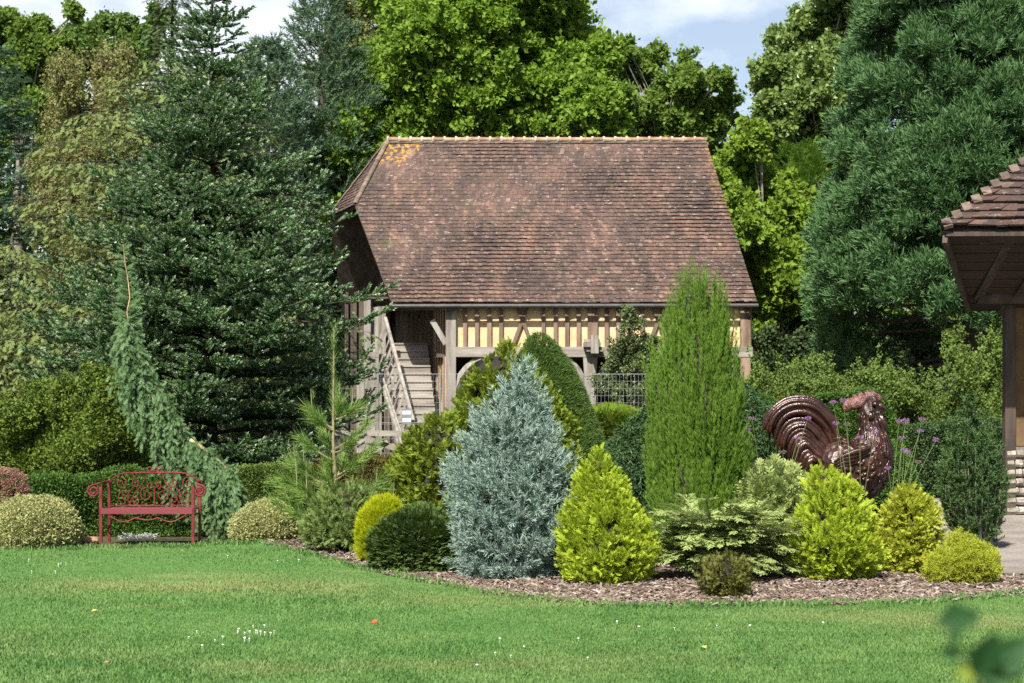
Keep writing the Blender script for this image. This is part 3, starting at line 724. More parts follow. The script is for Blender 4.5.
T_YEW = [tm_brush(20, 60 + i, ln=0.26, w=0.05, ang=60) for i in range(3)]
T_LONG = [tm_brush(22, 70 + i, ln=1.0, w=0.018, ang=38) for i in range(3)]

m_twigshade = M_surf('twig_gap_shade', (0.012,0.010,0.006), (0.022,0.018,0.011), 9, .95, bump=.5)  # near-black twig core paints shade into the gaps between shoots
def put(mb, tm, pos, fwd, up, sc, rnd=None):
    n = len(pos)
    if n == 0: return
    k = rng.integers(0, len(tm), n)
    up = np.broadcast_to(np.asarray(up, float), (n, 3)); sc = np.broadcast_to(np.asarray(sc, float), (n,))
    rr = rng.random(n) if rnd is None else np.broadcast_to(np.asarray(rnd, float), (n,))
    for j in range(len(tm)):
        m = k == j
        mb.inst(tm[j], pos[m], fwd[m], up[m], sc[m], rr[m])

def prof_m(Y, rows):
    rows = np.array(rows, float); z = Z(rows[:, 0], Y); cx = X(rows[:, 1], Y); r = rows[:, 2] / F * Y
    o = np.argsort(z); return z[o], cx[o], r[o]

def bush(name, label, cat, Y, rows, mat, tm, n, size, out=1.0, up=0.4, jit=0.45, lump=0.10, lf=3.0, inner=0.28, depth=1.0, core=0.80, group=None, seed=0, front=0.72, upn=None, core_r=0.15, sizev=0.3, stem=None, floor=0.03, plume=None, cell=14, pj=.5):
    """evergreen built over a picture-read profile: rows of (row, centre, half width) at distance Y"""
    z, cx, r = prof_m(Y, rows)
    zz = np.linspace(z[0], z[-1], 60); rr = np.interp(zz, z, r); cc = np.interp(zz, z, cx)
    cum = np.cumsum(rr + 0.06 * rr.max()); cum /= cum[-1]
    u = rng.random(n); zs = np.interp(u, np.concatenate([[0], cum]), np.concatenate([[zz[0]], zz]))
    fr = rng.random(n) < front
    th = np.where(fr, rng.uniform(-pi * .97, -pi * .03, n), rng.uniform(0, 2 * pi, n))
    rs = np.interp(zs, z, r); cs = np.interp(zs, z, cx)
    dr = np.gradient(rr, zz); sl = np.interp(zs, zz, dr)
    d = np.stack([np.cos(th), np.sin(th), np.zeros(n)], 1)
    p0 = np.stack([cs, np.full(n, Y), zs], 1) + d * rs[:, None]
    am = p0[np.random.default_rng(seed).choice(n, min(n, max(12, int(n / cell))), replace=False)]
    dm = np.sqrt(np.maximum(((p0[:, None, :] - am[None]) ** 2).sum(-1).min(1), 1e-9)); dm = dm / np.quantile(dm, .97)
    lm = 1 + lump * .6 * tn(p0, lf, seed) + lump * (0.55 - 1.5 * np.clip(dm, 0, 1.15) ** 2)
    k = lm * (1 - inner * rng.random(n) ** 2.0)
    pos = np.stack([cs, np.full(n, Y), zs], 1) + d * (rs * k)[:, None] * np.array([1, depth, 1])
    pos[:, 2] += 0.3 * lump * rs.max() * tn(p0, lf * 1.5, seed + 2)
    pos[:, 2] = np.maximum(pos[:, 2], floor)
    nn = nrm(d + np.stack([0 * sl, 0 * sl, np.clip(-sl, -1.5, 2.5)], 1)); nz = np.argmin(((p0[:, None, :] - am[None]) ** 2).sum(-1), 1); nn = nrm(nn + .9 * nrm(p0 - am[nz] + 1e-6) * np.clip(dm, 0, 1)[:, None])
    fwd = nn * out + np.array([0, 0, up]) + rng.normal(0, jit, (n, 3))
    mb = MB()
    un = nn * 0.6 + np.array([0, 0, .6]) if upn is None else np.tile(upn, (n, 1))
    if plume:                                  # every point carries a little branch with shoots along it
        Lp, kp = plume; f = nrm(fwd); ln = Lp * rng.uniform(.55, 1.25, n); start = pos - f * (ln * .62)[:, None]
        q = np.tile((np.arange(kp) + .5) / kp, (n, 1)); q = (q + rng.uniform(-.4, .4, q.shape) / kp)
        sc_ = (size * (1.1 - .45 * q)).ravel()
        pos = (start[:, None] + f[:, None] * (q * ln[:, None])[..., None]).reshape(-1, 3)
        pos[:, 2] = np.maximum(pos[:, 2], floor)
        fwd = np.repeat(f, kp, 0) + rng.normal(0, pj, (n * kp, 3)) * (1.1 - q.ravel())[:, None]; un = np.repeat(un, kp, 0); rq = np.repeat(rng.random(n), kp) * .65 + .35 * rng.random(n * kp); n = n * kp
    else: sc_ = size; rq = None
    put(mb, tm, pos, fwd, un + rng.normal(0, .3, (n, 3)), sc_ * (1 + sizev * rng.normal(size=n).clip(-1.5, 1.5)), rq)
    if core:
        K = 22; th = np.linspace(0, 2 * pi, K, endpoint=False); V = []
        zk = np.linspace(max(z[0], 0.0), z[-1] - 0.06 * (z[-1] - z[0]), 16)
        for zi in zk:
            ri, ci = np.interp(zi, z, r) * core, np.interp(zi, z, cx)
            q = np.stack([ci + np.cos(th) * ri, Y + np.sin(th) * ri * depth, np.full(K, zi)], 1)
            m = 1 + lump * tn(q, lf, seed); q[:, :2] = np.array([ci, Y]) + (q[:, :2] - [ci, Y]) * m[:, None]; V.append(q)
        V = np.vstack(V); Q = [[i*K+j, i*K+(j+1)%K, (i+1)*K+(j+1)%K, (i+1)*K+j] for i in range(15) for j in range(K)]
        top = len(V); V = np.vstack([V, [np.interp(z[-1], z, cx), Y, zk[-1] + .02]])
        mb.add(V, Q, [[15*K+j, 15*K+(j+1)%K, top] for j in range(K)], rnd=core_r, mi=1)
    o = mb.build(name, [mat, m_twigshade], origin=(np.interp(0, z, cx), Y, 0.0))
    return tag(o, label, cat, group)

def leafcloud(mb, blobs, n, tm, size, sub=26, subr=0.10, flat=0.85, fill=0.25, jit=0.7, seed=0, gap=0.0, reach=1.0):
    """leaf clusters strung along outward twigs of every lobe, so outlines stay ragged and gaps remain"""
    r = np.random.default_rng(seed); A, D, S = [], [], []
    for (x, y, z, q) in blobs:
        m = max(5, int(sub)); d = nrm(r.normal(size=(m, 3))); k = r.uniform(.15, .75, m)
        A.append(np.array([x, y, z]) + d * (q * k)[:, None] * [1, 1, flat])
        dv = nrm(d + r.normal(0, .45, (m, 3)) + [0, 0, .25]); D.append(dv * (q * r.uniform(.3, .75, m) * reach)[:, None]); S.append(np.full(m, q * subr))
    A, D, S = np.vstack(A), np.vstack(D), np.concatenate(S)
    w = np.linalg.norm(D, axis=1) ** 1.3; w /= w.sum(); idx = r.choice(len(A), n, p=w); t = r.random(n) ** .8
    pos = A[idx] + D[idx] * t[:, None] + r.normal(size=(n, 3)) * (S[idx] * (1.25 - .75 * t))[:, None]
    d = nrm(D[idx]); m = n
    fwd = d * 0.6 + r.normal(0, jit, (m, 3)) + np.array([0, 0, -.1])
    put(mb, tm, pos, fwd, np.array([-.2, -.75, .75]) + r.normal(0, .38, (m, 3)), size * r.uniform(.7, 1.3, m))
    return A + D * .8

def limbs(mb, base, top, r0, targets, seed=0, wig=0.25, rt=0.025):
    r = np.random.default_rng(seed); base = np.array(base, float); top = np.array(top, float)
    t = np.linspace(0, 1, 9)[:, None]; tr = base + (top - base) * t; tr[1:-1] += r.normal(0, wig * .25, (7, 3)) * [1, 1, 0]
    mb.tube(tr, np.linspace(r0, r0 * .25, 9), 9)
    for c in targets:
        f = np.clip((c[2] - base[2]) / max(top[2] - base[2], .1) - r.uniform(.12, .3), .12, .95)
        a = base + (top - base) * f; m = (a + c) / 2 + np.array([0, 0, .12 * np.linalg.norm(c - a)]) + r.normal(0, wig, 3) * .3
        s = np.linspace(0, 1, 7)[:, None]; q = (1 - s) ** 2 * a + 2 * s * (1 - s) * m + s ** 2 * c
        q[1:-1] += r.normal(0, wig * .12, (5, 3))
        mb.tube(q, np.linspace(max(r0 * .38 * (1 - f), rt * 1.5), rt, 7), 5, caps=False)

m_bark = M_surf("grey_bark", (0.10,0.085,0.07), (0.17,0.15,0.125), 6, 0.9, stretch=(1, 1, .3), bump=0.7, C=(0.25,0.23,0.2))
m_barkbr = M_surf("red_brown_bark", (0.11,0.06,0.04), (0.19,0.115,0.075), 6, 0.9, stretch=(1, 1, .3), bump=0.7, C=(0.26,0.17,0.12))
m_barkdk = M_surf("dark_conifer_bark", (0.03,0.024,0.018), (0.055,0.045,0.035), 6, .9, stretch=(1, 1, .3), bump=.6)
m_barkpale = M_surf("pale_bark", (0.28,0.26,0.23), (0.42,0.40,0.36), 6, 0.8, stretch=(1, 1, .5), bump=0.4, C=(0.52,0.5,0.46))

def broad_tree(name, label, Y, blobs, n, mat, tm, size, trunk_px, r0=0.28, bark=None, group="trees behind the barn", seed=0, sub=26, subr=.13, gap=0.0, dY=2.2, tz=None, fill=.25, rt=.025, extra=8):
    r = np.random.default_rng(seed); B = []
    for b in blobs:
        px, py, rp = b[:3]; dy = b[3] if len(b) > 3 else r.uniform(-dY, dY)
        y = Y + dy; B.append((X(px, y), y, Z(py, y), rp / F * y))
    x0 = X(trunk_px, Y); root = thing(name, label, "tree", (x0, Y, 0), group)
    B = np.array(B); mb = MB(); C = leafcloud(mb, B, n, tm, size, sub, subr, seed=seed, gap=gap, fill=fill)
    tb = MB(); top = np.array([B[:, 0].mean() * .5 + x0 * .5, Y, np.quantile(B[:, 2], .6)])
    tgt = [b[:3] for b in B] + [C[i] for i in r.choice(len(C), min(len(C), extra * 4), replace=False)]
    limbs(tb, (x0, Y, 0), top, r0, tgt, seed, rt=rt)
    tb.build("trunk", bark or m_bark, root, smooth=True); mb.build("crown", mat, root)
    return root

def conifer(name, label, cat, Y, px0, ytop, rows, mat, tm, size, whorl=0.3, per=6, droop=0.15, rise=0.1, tw=0.16, twl=0.5, tdroop=0.2, spacing=0.12, bark=None, r0=0.15, group=None, seed=0, zmin=0.3, start=0.2, curl=0.3, skip=0.0, front=0.5, lenvar=0.25, updir=0.1, leader=0.6, tipup=0.0, topgap=0.2, wj=.5, flat=.14, lmin=.1):
    """whorled boughs with side twigs that carry needled shoots; rows give the half width by picture row"""
    r = np.random.default_rng(seed); rows = np.array(rows, float)
    zr = Z(rows[:, 0], Y); rr = rows[:, 1] / F * Y; o = np.argsort(zr); zr, rr = zr[o], rr[o]
    ztop = Z(ytop, Y); x0 = X(px0, Y); root = thing(name, label, cat, (x0, Y, 0), group)
    tb = MB(); tb.tube([(x0, Y, 0), (x0 + .02, Y, ztop * .5), (x0, Y, ztop)], [r0, r0 * .6, .012], 8)
    Pp, Fw, Sc = [], [], []
    z = zmin
    while z < ztop - 0.12:
        Lz = np.interp(z, zr, rr)
        for k in range(per):
            if r.random() < skip: continue
            th = r.uniform(0, 2 * pi) if r.random() > front else r.uniform(-pi, 0)
            Lb = Lz * r.uniform(1 - lenvar, 1 + lenvar * .4); zz = z + r.uniform(-wj, wj) * whorl
            if Lb < 0.05: continue
            d = np.array([cos(th), sin(th), 0])
            m = max(4, int(Lb / tw)); s = np.linspace(0, 1, m)
            prog = s[:, None] * Lb * d
            zc = zz + Lb * (rise * s - droop * s ** 1.6 + tipup * s ** 4)
            path_ = np.stack([x0 + prog[:, 0], Y + prog[:, 1], zc], 1)
            path_[:, :2] += r.normal(0, .02 * Lb, (m, 2)) * s[:, None]
            tb.tube(path_ - [0, 0, .015], np.linspace(max(.010, .016 * Lb ** .8), .004, m), 4, caps=False)
            side = np.array([-d[1], d[0], 0])
            for i in range(m):
                if s[i] < start: continue
                tan = nrm(path_[min(i + 1, m - 1)] - path_[max(i - 1, 0)])
                for sg in (-1, 1):
                    l = max(min(twl * Lb * (1 - s[i]) ** .8 + .5 * tw, 0.9 * twl + .12), lmin) * r.uniform(.7, 1.2)
                    dv = nrm(tan * .75 + side * sg * 0.9 + np.array([0, 0, r.normal(0, flat)]))
                    kk = max(1, int(l / spacing)); q = (np.arange(kk) + .5) / kk
                    pts = path_[i] + dv * (l * q)[:, None]; pts[:, 2] -= tdroop * l * q ** 1.5
                    Pp.append(pts); fv = np.tile(dv + [0, 0, -tdroop + updir], (kk, 1))
                    fv = fv + side * (np.where(np.arange(kk) % 2, 1, -1)[:, None] * curl) ; Fw.append(fv); Sc.append(np.full(kk, 1.0))
                if i == m - 1:
                    Pp.append(path_[i][None]); Fw.append((tan + [0, 0, updir + .1])[None]); Sc.append([1.15])
        z += whorl * (0.9 + topgap * (z / ztop) ** 3)
    lz = np.arange(ztop - leader, ztop, .06)
    Pp.append(np.stack([np.full(len(lz), x0), np.full(len(lz), Y), lz], 1)); Fw.append(np.tile([0, 0, 1.0], (len(lz), 1)) + r.normal(0, .5, (len(lz), 3))); Sc.append(np.full(len(lz), .6))
    Pp = np.vstack(Pp); Fw = np.vstack(Fw) + r.normal(0, .22, (len(Pp), 3)); Sc = np.concatenate(Sc)
    mb = MB(); put(mb, tm, Pp, Fw, np.array([0, 0, 1.0]) + r.normal(0, .25, (len(Pp), 3)), size * Sc * r.uniform(.75, 1.25, len(Pp)))
    tb.build("trunk", bark or m_barkdk, root, smooth=True); mb.build("crown", mat, root)
    print(name, "shoots", len(Pp))
    return root

def hedge(name, label, Y, px0, px1, top, mat, tm, n, size, depth=0.8, lump=.12, seed=0, cat="hedge", group=None, jit=.6, up=.5, core=True, shoots=None):
    """clipped or loose hedge; top is a list of (px, row) of its upper outline"""
    top = np.array(top, float); r = np.random.default_rng(seed)
    px = r.uniform(px0, px1, n); zt_ = Z(np.interp(px, top[:, 0], top[:, 1]), Y)
    x = X(px, Y); f = r.random(n); fz = r.random(n)
    ontop = r.random(n) < 0.33
    pos = np.stack([x, np.where(ontop, Y + r.random(n) * depth, Y + .12 * r.random(n) ** 2), np.where(ontop, zt_ - .12 * r.random(n) ** 2, zt_ * fz ** .85)], 1)
    pos[:, 1] += lump * tn(pos, 3.2, seed) - lump * .2; pos[:, 2] += lump * .9 * tn(pos, 4.2, seed + 1) * ontop
    pos[:, 2] = np.maximum(pos[:, 2], .03)
    nn = np.where(ontop[:, None], [[0, -.25, 1.0]], [[0, -1.0, .25]])
    mb = MB(); put(mb, tm, pos, nn + [0, 0, up] + r.normal(0, jit, (n, 3)), np.array([0, -.5, 1.0]) + r.normal(0, .6, (n, 3)), size * r.uniform(.65, 1.3, n))
    if shoots:
        for k in range(shoots[0]):
            q = r.uniform(px0, px1); zz = Z(np.interp(q, top[:, 0], top[:, 1]), Y); h = shoots[1] * r.uniform(.4, 1.2); m = int(h / size * 5) + 3; s_ = r.random((m, 1))
            b = np.array([X(q, Y), Y + r.uniform(.0, depth * .8), zz - .25]); pq = b + np.array([r.normal(0, .12) * h, r.normal(0, .1) * h, h + .2]) * s_ + r.normal(0, size * .22, (m, 3)) * (1.25 - s_)
            put(mb, tm, pq, np.array([0, -.2, .8]) + r.normal(0, .6, (m, 3)), np.array([0, -.5, 1.0]) + r.normal(0, .6, (m, 3)), size * r.uniform(.6, 1.0, m))
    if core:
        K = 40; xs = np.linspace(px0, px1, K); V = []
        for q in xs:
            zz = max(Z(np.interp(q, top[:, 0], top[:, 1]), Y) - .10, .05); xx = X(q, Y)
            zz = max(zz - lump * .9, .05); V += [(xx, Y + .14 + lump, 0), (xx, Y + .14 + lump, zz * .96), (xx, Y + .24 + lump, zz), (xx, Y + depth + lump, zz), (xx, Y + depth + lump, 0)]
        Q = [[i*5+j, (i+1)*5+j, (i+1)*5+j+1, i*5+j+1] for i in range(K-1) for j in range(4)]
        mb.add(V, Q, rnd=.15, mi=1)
    o = mb.build(name, [mat, m_twigshade], origin=(X((px0 + px1) / 2, Y), Y + depth / 2, 0)); return tag(o, label, cat, group)

# ------------------------------------------------------------------ foliage materials
ml = {}
ml['plane'] = M_leaf("bright_plane_leaves", (0.10,0.20,0.02), (0.20,0.325,0.036), (0.28,0.40,0.06), .5, .5, patchcol=(0.085,0.175,0.018))
ml['dkdec'] = M_leaf("dark_broad_leaves", (0.08,0.155,0.022), (0.16,0.255,0.042), (0.22,0.31,0.065), .5, .5, .4)
ml['midolive'] = M_leaf("glossy_olive_leaves", (0.085,0.16,0.026), (0.17,0.265,0.055), (0.27,0.35,0.11), .6, .45, .35, spec=.5)
ml['yelgr'] = M_leaf("yellow_green_leaves", (0.105,0.195,0.02), (0.20,0.31,0.034), (0.28,0.385,0.06), .5, .5)
ml['birch'] = M_leaf("birch_leaves", (0.12,0.15,0.04), (0.22,0.245,0.075), (0.27,0.27,0.10), .5, .3, patchcol=(0.15,0.115,0.06), patchamt=.5)
ml['fir'] = M_leaf("fir_needles", (0.030,0.088,0.020), (0.078,0.172,0.036), (0.40,0.48,0.33), .8, .15, .42, patchcol=(0.035,0.075,0.018), spec=.45)
ml['cedar'] = M_leaf("cedar_needles", (0.08,0.12,0.032), (0.14,0.185,0.052), (0.23,0.275,0.10), .6, .2)
ml['cedardk'] = M_leaf("dark_cedar_needles", (0.024,0.048,0.018), (0.05,0.082,0.028), (0.11,0.15,0.055), .5, .15)
ml['bluecon'] = M_leaf("blue_green_needles", (0.05,0.115,0.065), (0.095,0.18,0.105), (0.17,0.27,0.17), .6, .25)
ml['pine'] = M_leaf("soft_pine_needles", (0.06,0.115,0.06), (0.11,0.185,0.10), (0.20,0.28,0.17), .6, .3)
ml['sequoia'] = M_leaf("sequoia_sprays", (0.020,0.064,0.018), (0.050,0.122,0.036), (0.15,0.265,0.105), .85, .2, .5, patch=.7)
ml['hedge'] = M_leaf("privet_leaves", (0.045,0.10,0.016), (0.115,0.195,0.034), (0.22,0.28,0.075), .6, .3)
ml['hedgeol'] = M_leaf("olive_gold_leaves", (0.038,0.092,0.014), (0.095,0.165,0.025), (0.22,0.26,0.045), .6, .3, patchcol=(0.05,0.085,0.016))
ml['boxdk'] = M_leaf("dark_box_leaves", (0.03,0.08,0.014), (0.075,0.15,0.026), (0.13,0.22,0.045), .5, .3)
ml['variegated'] = M_leaf("cream_variegated_leaves", (0.16,0.20,0.05), (0.33,0.35,0.13), (0.50,0.49,0.24), .7, .3)
ml['blue'] = M_leaf("silver_blue_juniper", (0.085,0.15,0.115), (0.17,0.255,0.205), (0.37,0.47,0.40), .85, .15, .6, patchcol=(0.11,0.175,0.14))
ml['gold'] = M_leaf("golden_cypress", (0.16,0.245,0.010), (0.29,0.40,0.018), (0.53,0.62,0.075), .75, .38, .55, patchcol=(0.26,0.35,0.012))
ml['goldor'] = M_leaf("golden_thuja", (0.19,0.24,0.012), (0.31,0.37,0.022), (0.55,0.58,0.08), .75, .35, .55, patchcol=(0.17,0.16,0.02))
ml['limegold'] = M_leaf("lime_gold_thuja", (0.25,0.32,0.008), (0.39,0.46,0.012), (0.55,0.59,0.02), .75, .35, .55)
ml['column'] = M_leaf("bright_green_cypress", (0.055,0.135,0.014), (0.125,0.24,0.028), (0.22,0.34,0.05), .65, .3, .5, patchcol=(0.055,0.12,0.02))
ml['olivecy'] = M_leaf("olive_hinoki", (0.06,0.115,0.012), (0.125,0.195,0.018), (0.27,0.33,0.035), .8, .28, .5, patchcol=(0.05,0.09,0.014))
ml['smooth'] = M_leaf("fine_green_spruce", (0.05,0.10,0.018), (0.085,0.15,0.03), (0.115,0.185,0.045), .6, .2, .55, patchamt=.15)
ml['limehedge'] = M_leaf("fresh_green_hedge", (0.10,0.18,0.016), (0.17,0.26,0.025), (0.22,0.31,0.04), .6, .32)
ml['dwarf'] = M_leaf("dark_dwarf_spruce", (0.024,0.058,0.014), (0.055,0.10,0.022), (0.13,0.185,0.05), .7, .15, .5)
ml['weep'] = M_leaf("weeping_spruce_needles", (0.022,0.055,0.018), (0.05,0.10,0.032), (0.11,0.17,0.065), .6, .15, .5)
ml['varjun'] = M_leaf("cream_tipped_juniper", (0.06,0.125,0.022), (0.12,0.205,0.036), (0.42,0.48,0.18), .85, .28, .55, patchcol=(0.06,0.11,0.03))
ml['bronze'] = M_leaf("bronze_green_dwarf", (0.055,0.065,0.014), (0.10,0.11,0.022), (0.17,0.17,0.04), .7, .2)
ml['yew'] = M_leaf("upright_yew_needles", (0.024,0.062,0.018), (0.055,0.11,0.03), (0.13,0.19,0.065), .7, .15, .45)
ml['nootka'] = M_leaf("weeping_blue_cypress", (0.032,0.078,0.022), (0.07,0.14,0.042), (0.14,0.225,0.10), .7, .2, .5, patchcol=(0.085,0.125,0.04))
ml['ypine'] = M_leaf("long_pine_needles", (0.10,0.19,0.035), (0.18,0.29,0.06), (0.27,0.38,0.11), .6, .25, .45)
ml['climb'] = M_leaf("climber_leaves", (0.04,0.075,0.018), (0.09,0.13,0.035), (0.15,0.19,0.07), .5, .25, .4, spec=.5)

# ------------------------------------------------------------------ trees beyond the barn
broad_tree("plane_tree", "large bright green tree rising directly behind the barn ridge", 66,
    [(350,150,45),(385,95,48),(430,50,52),(400,140,40),(470,95,50),(490,20,55),(545,45,50),(560,100,45),(520,125,42),(590,110,32),(420,5,45),(460,-40,60),(540,-25,45),(340,195,32),(600,140,30),(440,130,42),(330,240,34),(595,60,26)],
    42000, ml['plane'], T_CL, 0.56, 470, .42, m_barkpale, seed=1, dY=2.2, sub=110, subr=.12)
broad_tree("lime_tree", "pale yellow green tree top left of the bright plane tree", 84,
    [(352,20,26),(385,10,30),(340,48,22),(372,45,26),(400,40,26),(330,78,22),(365,80,25),(390,-20,35),(350,120,30),(420,-30,35)],
    17000, M_leaf("pale_lime_leaves", (0.11,0.145,0.04), (0.185,0.215,0.075), (0.24,0.26,0.11), .5, .35), T_CL, 0.42, 375, .3, seed=2, dY=1.8)
broad_tree("ash_tree", "darker loose crowned tree with open twigs above the right half of the ridge", 69,
    [(635,118,30),(668,95,28),(628,80,24),(648,60,20),(692,90,26),(715,110,22),(700,125,24),(676,130,26),(610,100,24),(722,82,13),(625,50,12),(690,62,13),(655,135,28),(605,140,25),(640,160,30),(700,160,30)],
    8000, ml['dkdec'], T_CL, 0.50, 660, .24, seed=3, dY=1.6, sub=20, subr=.12, extra=14, rt=.018)
broad_tree("maple_tree", "yellow green maple beside the right gable of the barn", 60,
    [(735,165,24),(722,195,20),(760,190,28),(745,225,30),(780,225,28),(765,260,30),(795,200,20),(790,285,30),(765,312,26),(775,300,22),(800,318,20),(758,335,18),(812,300,14),(805,305,16),(742,275,22),(752,140,18),(780,330,22),(760,345,18)],
    13000, ml['yelgr'], T_CL, 0.52, 765, .2, seed=4, dY=1.3, sub=34)
broad_tree("oak_tree", "tall olive green tree against the sky left of the giant conifer", 74,
    [(845,20,38),(802,54,32),(785,85,28),(770,70,15),(820,90,36),(800,125,32),(850,70,36),(770,108,15),(775,130,17),(845,130,34),(806,24,16),(848,-20,40),(870,-10,45),(760,86,8),(778,40,13),(815,160,34),(790,165,22),(880,60,40),(772,152,15)],
    20000, ml['midolive'], T_CL, 0.56, 835, .36, seed=5, dY=2.0, sub=34)
broad_tree("beech_tree", "dark leafy tree at the top left corner of the garden", 70,
    [(8,38,20),(32,42,17),(55,50,15),(20,68,22),(-15,60,28),(50,78,20),(10,100,26),(72,12,8),(40,25,9),(-25,25,18),(40,110,22),(12,20,8)],
    9000, ml['dkdec'], T_CL, 0.5, 15, .3, seed=6, dY=1.6)
broad_tree("chestnut_tree", "mid green tree top behind the birch and the dark cedar column", 73,
    [(72,34,12),(98,32,16),(126,30,15),(150,44,18),(95,50,22),(72,60,18),(130,60,26),(160,20,14),(235,75,20),(262,85,20),(240,110,25)],
    9000, M_leaf("fresh_broad_leaves", (0.06,0.12,0.02), (0.11,0.185,0.035), (0.15,0.23,0.05), .5, .35), T_CL, 0.42, 115, .28, seed=7, dY=1.6)
# birch: thin hanging twigs with small leaves
def birch():
    Y = 46; x0 = X(92, Y); root = thing("birch_tree", "olive brown weeping birch between dark conifers on the left", "tree", (x0, Y, 0), "trees behind the barn")
    r = np.random.default_rng(8); tb = MB(); mb = MB(); ends = []
    lob = [(70,70,22),(95,50,18),(120,95,26),(60,110,24),(92,110,30),(112,140,28),(78,150,30),(50,160,20),(130,60,14),(110,180,28),(75,200,30),(135,130,16),(50,205,24),(95,235,30),(62,62,12),(60,260,26),(110,270,26)]
    B = np.array([(X(a, Y), Y + r.uniform(-1, 1), Z(b, Y), c / F * Y) for a, b, c in lob])
    limbs(tb, (x0, Y, 0), (X(96, Y), Y, Z(78, Y)), .12, [b[:3] for b in B], 8, rt=.012)
    for b in B:
        m = int(95 * b[3] / .7); p = b[:3] + nrm(r.normal(size=(m, 3))) * (b[3] * r.random(m) ** .5)[:, None]
        for q in p:
            l = r.uniform(.5, 1.1); s = np.linspace(0, 1, 4)[:, None]; w = q + np.array([r.normal(0, .12), r.normal(0, .12), -l]) * s
            tb.tube(w, .003, 3, caps=False); ends.append(w[0] + (w[-1] - w[0]) * r.random((9, 1)))
    e = np.vstack(ends) + r.normal(0, .07, (len(ends) * 9, 3))
    put(mb, T_CLS, e, np.array([0, 0, -.7]) + r.normal(0, .6, (len(e), 3)), r.normal(size=(len(e), 3)), .21 * r.uniform(.7, 1.3, len(e)))
    tb.build("trunk", m_barkbr, root); mb.build("crown", ml['birch'], root)
birch()
conifer("weymouth_pine", "soft blue green pine standing far behind between cedar and bright tree", "tree", 66, 322, 2,
    [(2,6),(40,28),(90,45),(150,58),(220,62),(330,60)], ml['pine'], T_BRUSH, .62, whorl=.55, per=9, droop=.05, rise=.35, tw=.40, twl=.5, tdroop=.05, spacing=.27, r0=.3, seed=21, group="trees behind the barn", updir=.5, front=.7)
conifer("pine_tree", "small blue green pine crown low behind the barn's left roof end", "tree", 62, 268, 45,
    [(45,5),(90,30),(140,42),(200,48),(330,50)], ml['pine'], T_BRUSH, .58, whorl=.5, per=9, droop=.05, rise=.3, tw=.5, twl=.5, tdroop=.05, spacing=.4, r0=.25, seed=22, group="trees behind the barn", updir=.5, front=.7)
conifer("blue_fir", "blue green conifer cut by the left edge of the picture", "tree", 39, -8, 40,
    [(40,3),(75,24),(140,36),(200,45),(260,52),(330,55)], ml['bluecon'], T_FANW, .32, whorl=.30, per=10, droop=.25, rise=.35, tw=.2, twl=.5, tdroop=.25, spacing=.13, r0=.2, seed=23, group="trees behind the barn", front=.65)
conifer("leyland_cypress", "feathery dark green conifer tucked between maple and giant conifer", "tree", 64, 800, 150,
    [(150,8),(175,32),(230,45),(300,55),(400,55)], ml['column'], T_FANW, .5, whorl=.5, per=8, droop=.0, rise=.4, tw=.4, twl=.5, tdroop=.05, spacing=.3, r0=.2, seed=24, group="trees behind the barn", updir=.6, front=.75)
conifer("dark_cedar", "cedar with long pale green sweeping boughs spreading on both sides of the fir", "tree", 33.0, 168, 60,
    [(60,10),(80,40),(105,75),(150,120),(200,140),(290,170),(360,190),(430,180)], ml['cedar'], T_FEATH, .22, whorl=.34, per=8, droop=.42, rise=.42, tw=.14, twl=.42, tdroop=.55, lmin=.28, spacing=.10, r0=.24, seed=25, front=.62, lenvar=.45, start=.12, updir=-.1)
conifer("cedar_spire", "narrow dark cedar spire rising left of the fir's bare tip", "tree", 37, 172, -60,
    [(-60,5),(-10,16),(20,22),(60,28),(100,34),(150,40),(220,40)], ml['cedardk'], T_FEATH, .24, whorl=.26, per=9, droop=.5, rise=.25, tw=.14, twl=.5, tdroop=.5, spacing=.10, lmin=.2, r0=.16, seed=29, zmin=5.0, front=.65, updir=-.1, topgap=.0)
conifer("blue_cedar", "cedar with dark inner boughs filling behind the fir and spire", "tree", 60, 250, 85,
    [(85,10),(120,34),(180,60),(250,78),(340,86),(430,88)], ml['cedardk'], T_FEATH, .38, whorl=.5, per=7, droop=.3, rise=.35, tw=.3, twl=.45, tdroop=.4, spacing=.15, r0=.22, seed=26, front=.6)
conifer("deodar_cedar", "light green cedar boughs sweeping down at the left edge behind the hedge", "tree", 33, 12, 235,
    [(235,10),(260,60),(300,85),(340,95),(380,90),(395,60)], ml['cedar'], T_FEATH, .18, whorl=.34, per=11, droop=.5, rise=.3, tw=.13, twl=.4, tdroop=.6, lmin=.24, spacing=.085, r0=.16, seed=27, zmin=2.2, front=.7, lenvar=.4, updir=-.1)
conifer("nordmann_fir", "big dark green fir with frosted shoot tips left of the barn", "tree", 28, 212, -32,
    [(-32,4),(0,22),(30,30),(62,38),(90,50),(125,70),(160,88),(195,98),(230,118),(270,142),(310,160),(360,162),(410,160),(470,150)], ml['fir'], T_FIR, .215, whorl=.43, per=15, droop=.26, rise=.24, tw=.15, twl=.52, tdroop=.06, spacing=.13, r0=.10, seed=28, front=.72, lenvar=.40, updir=.30, bark=m_barkdk, tipup=.16, leader=1.0, start=.2, topgap=.25, wj=.34, flat=.09)

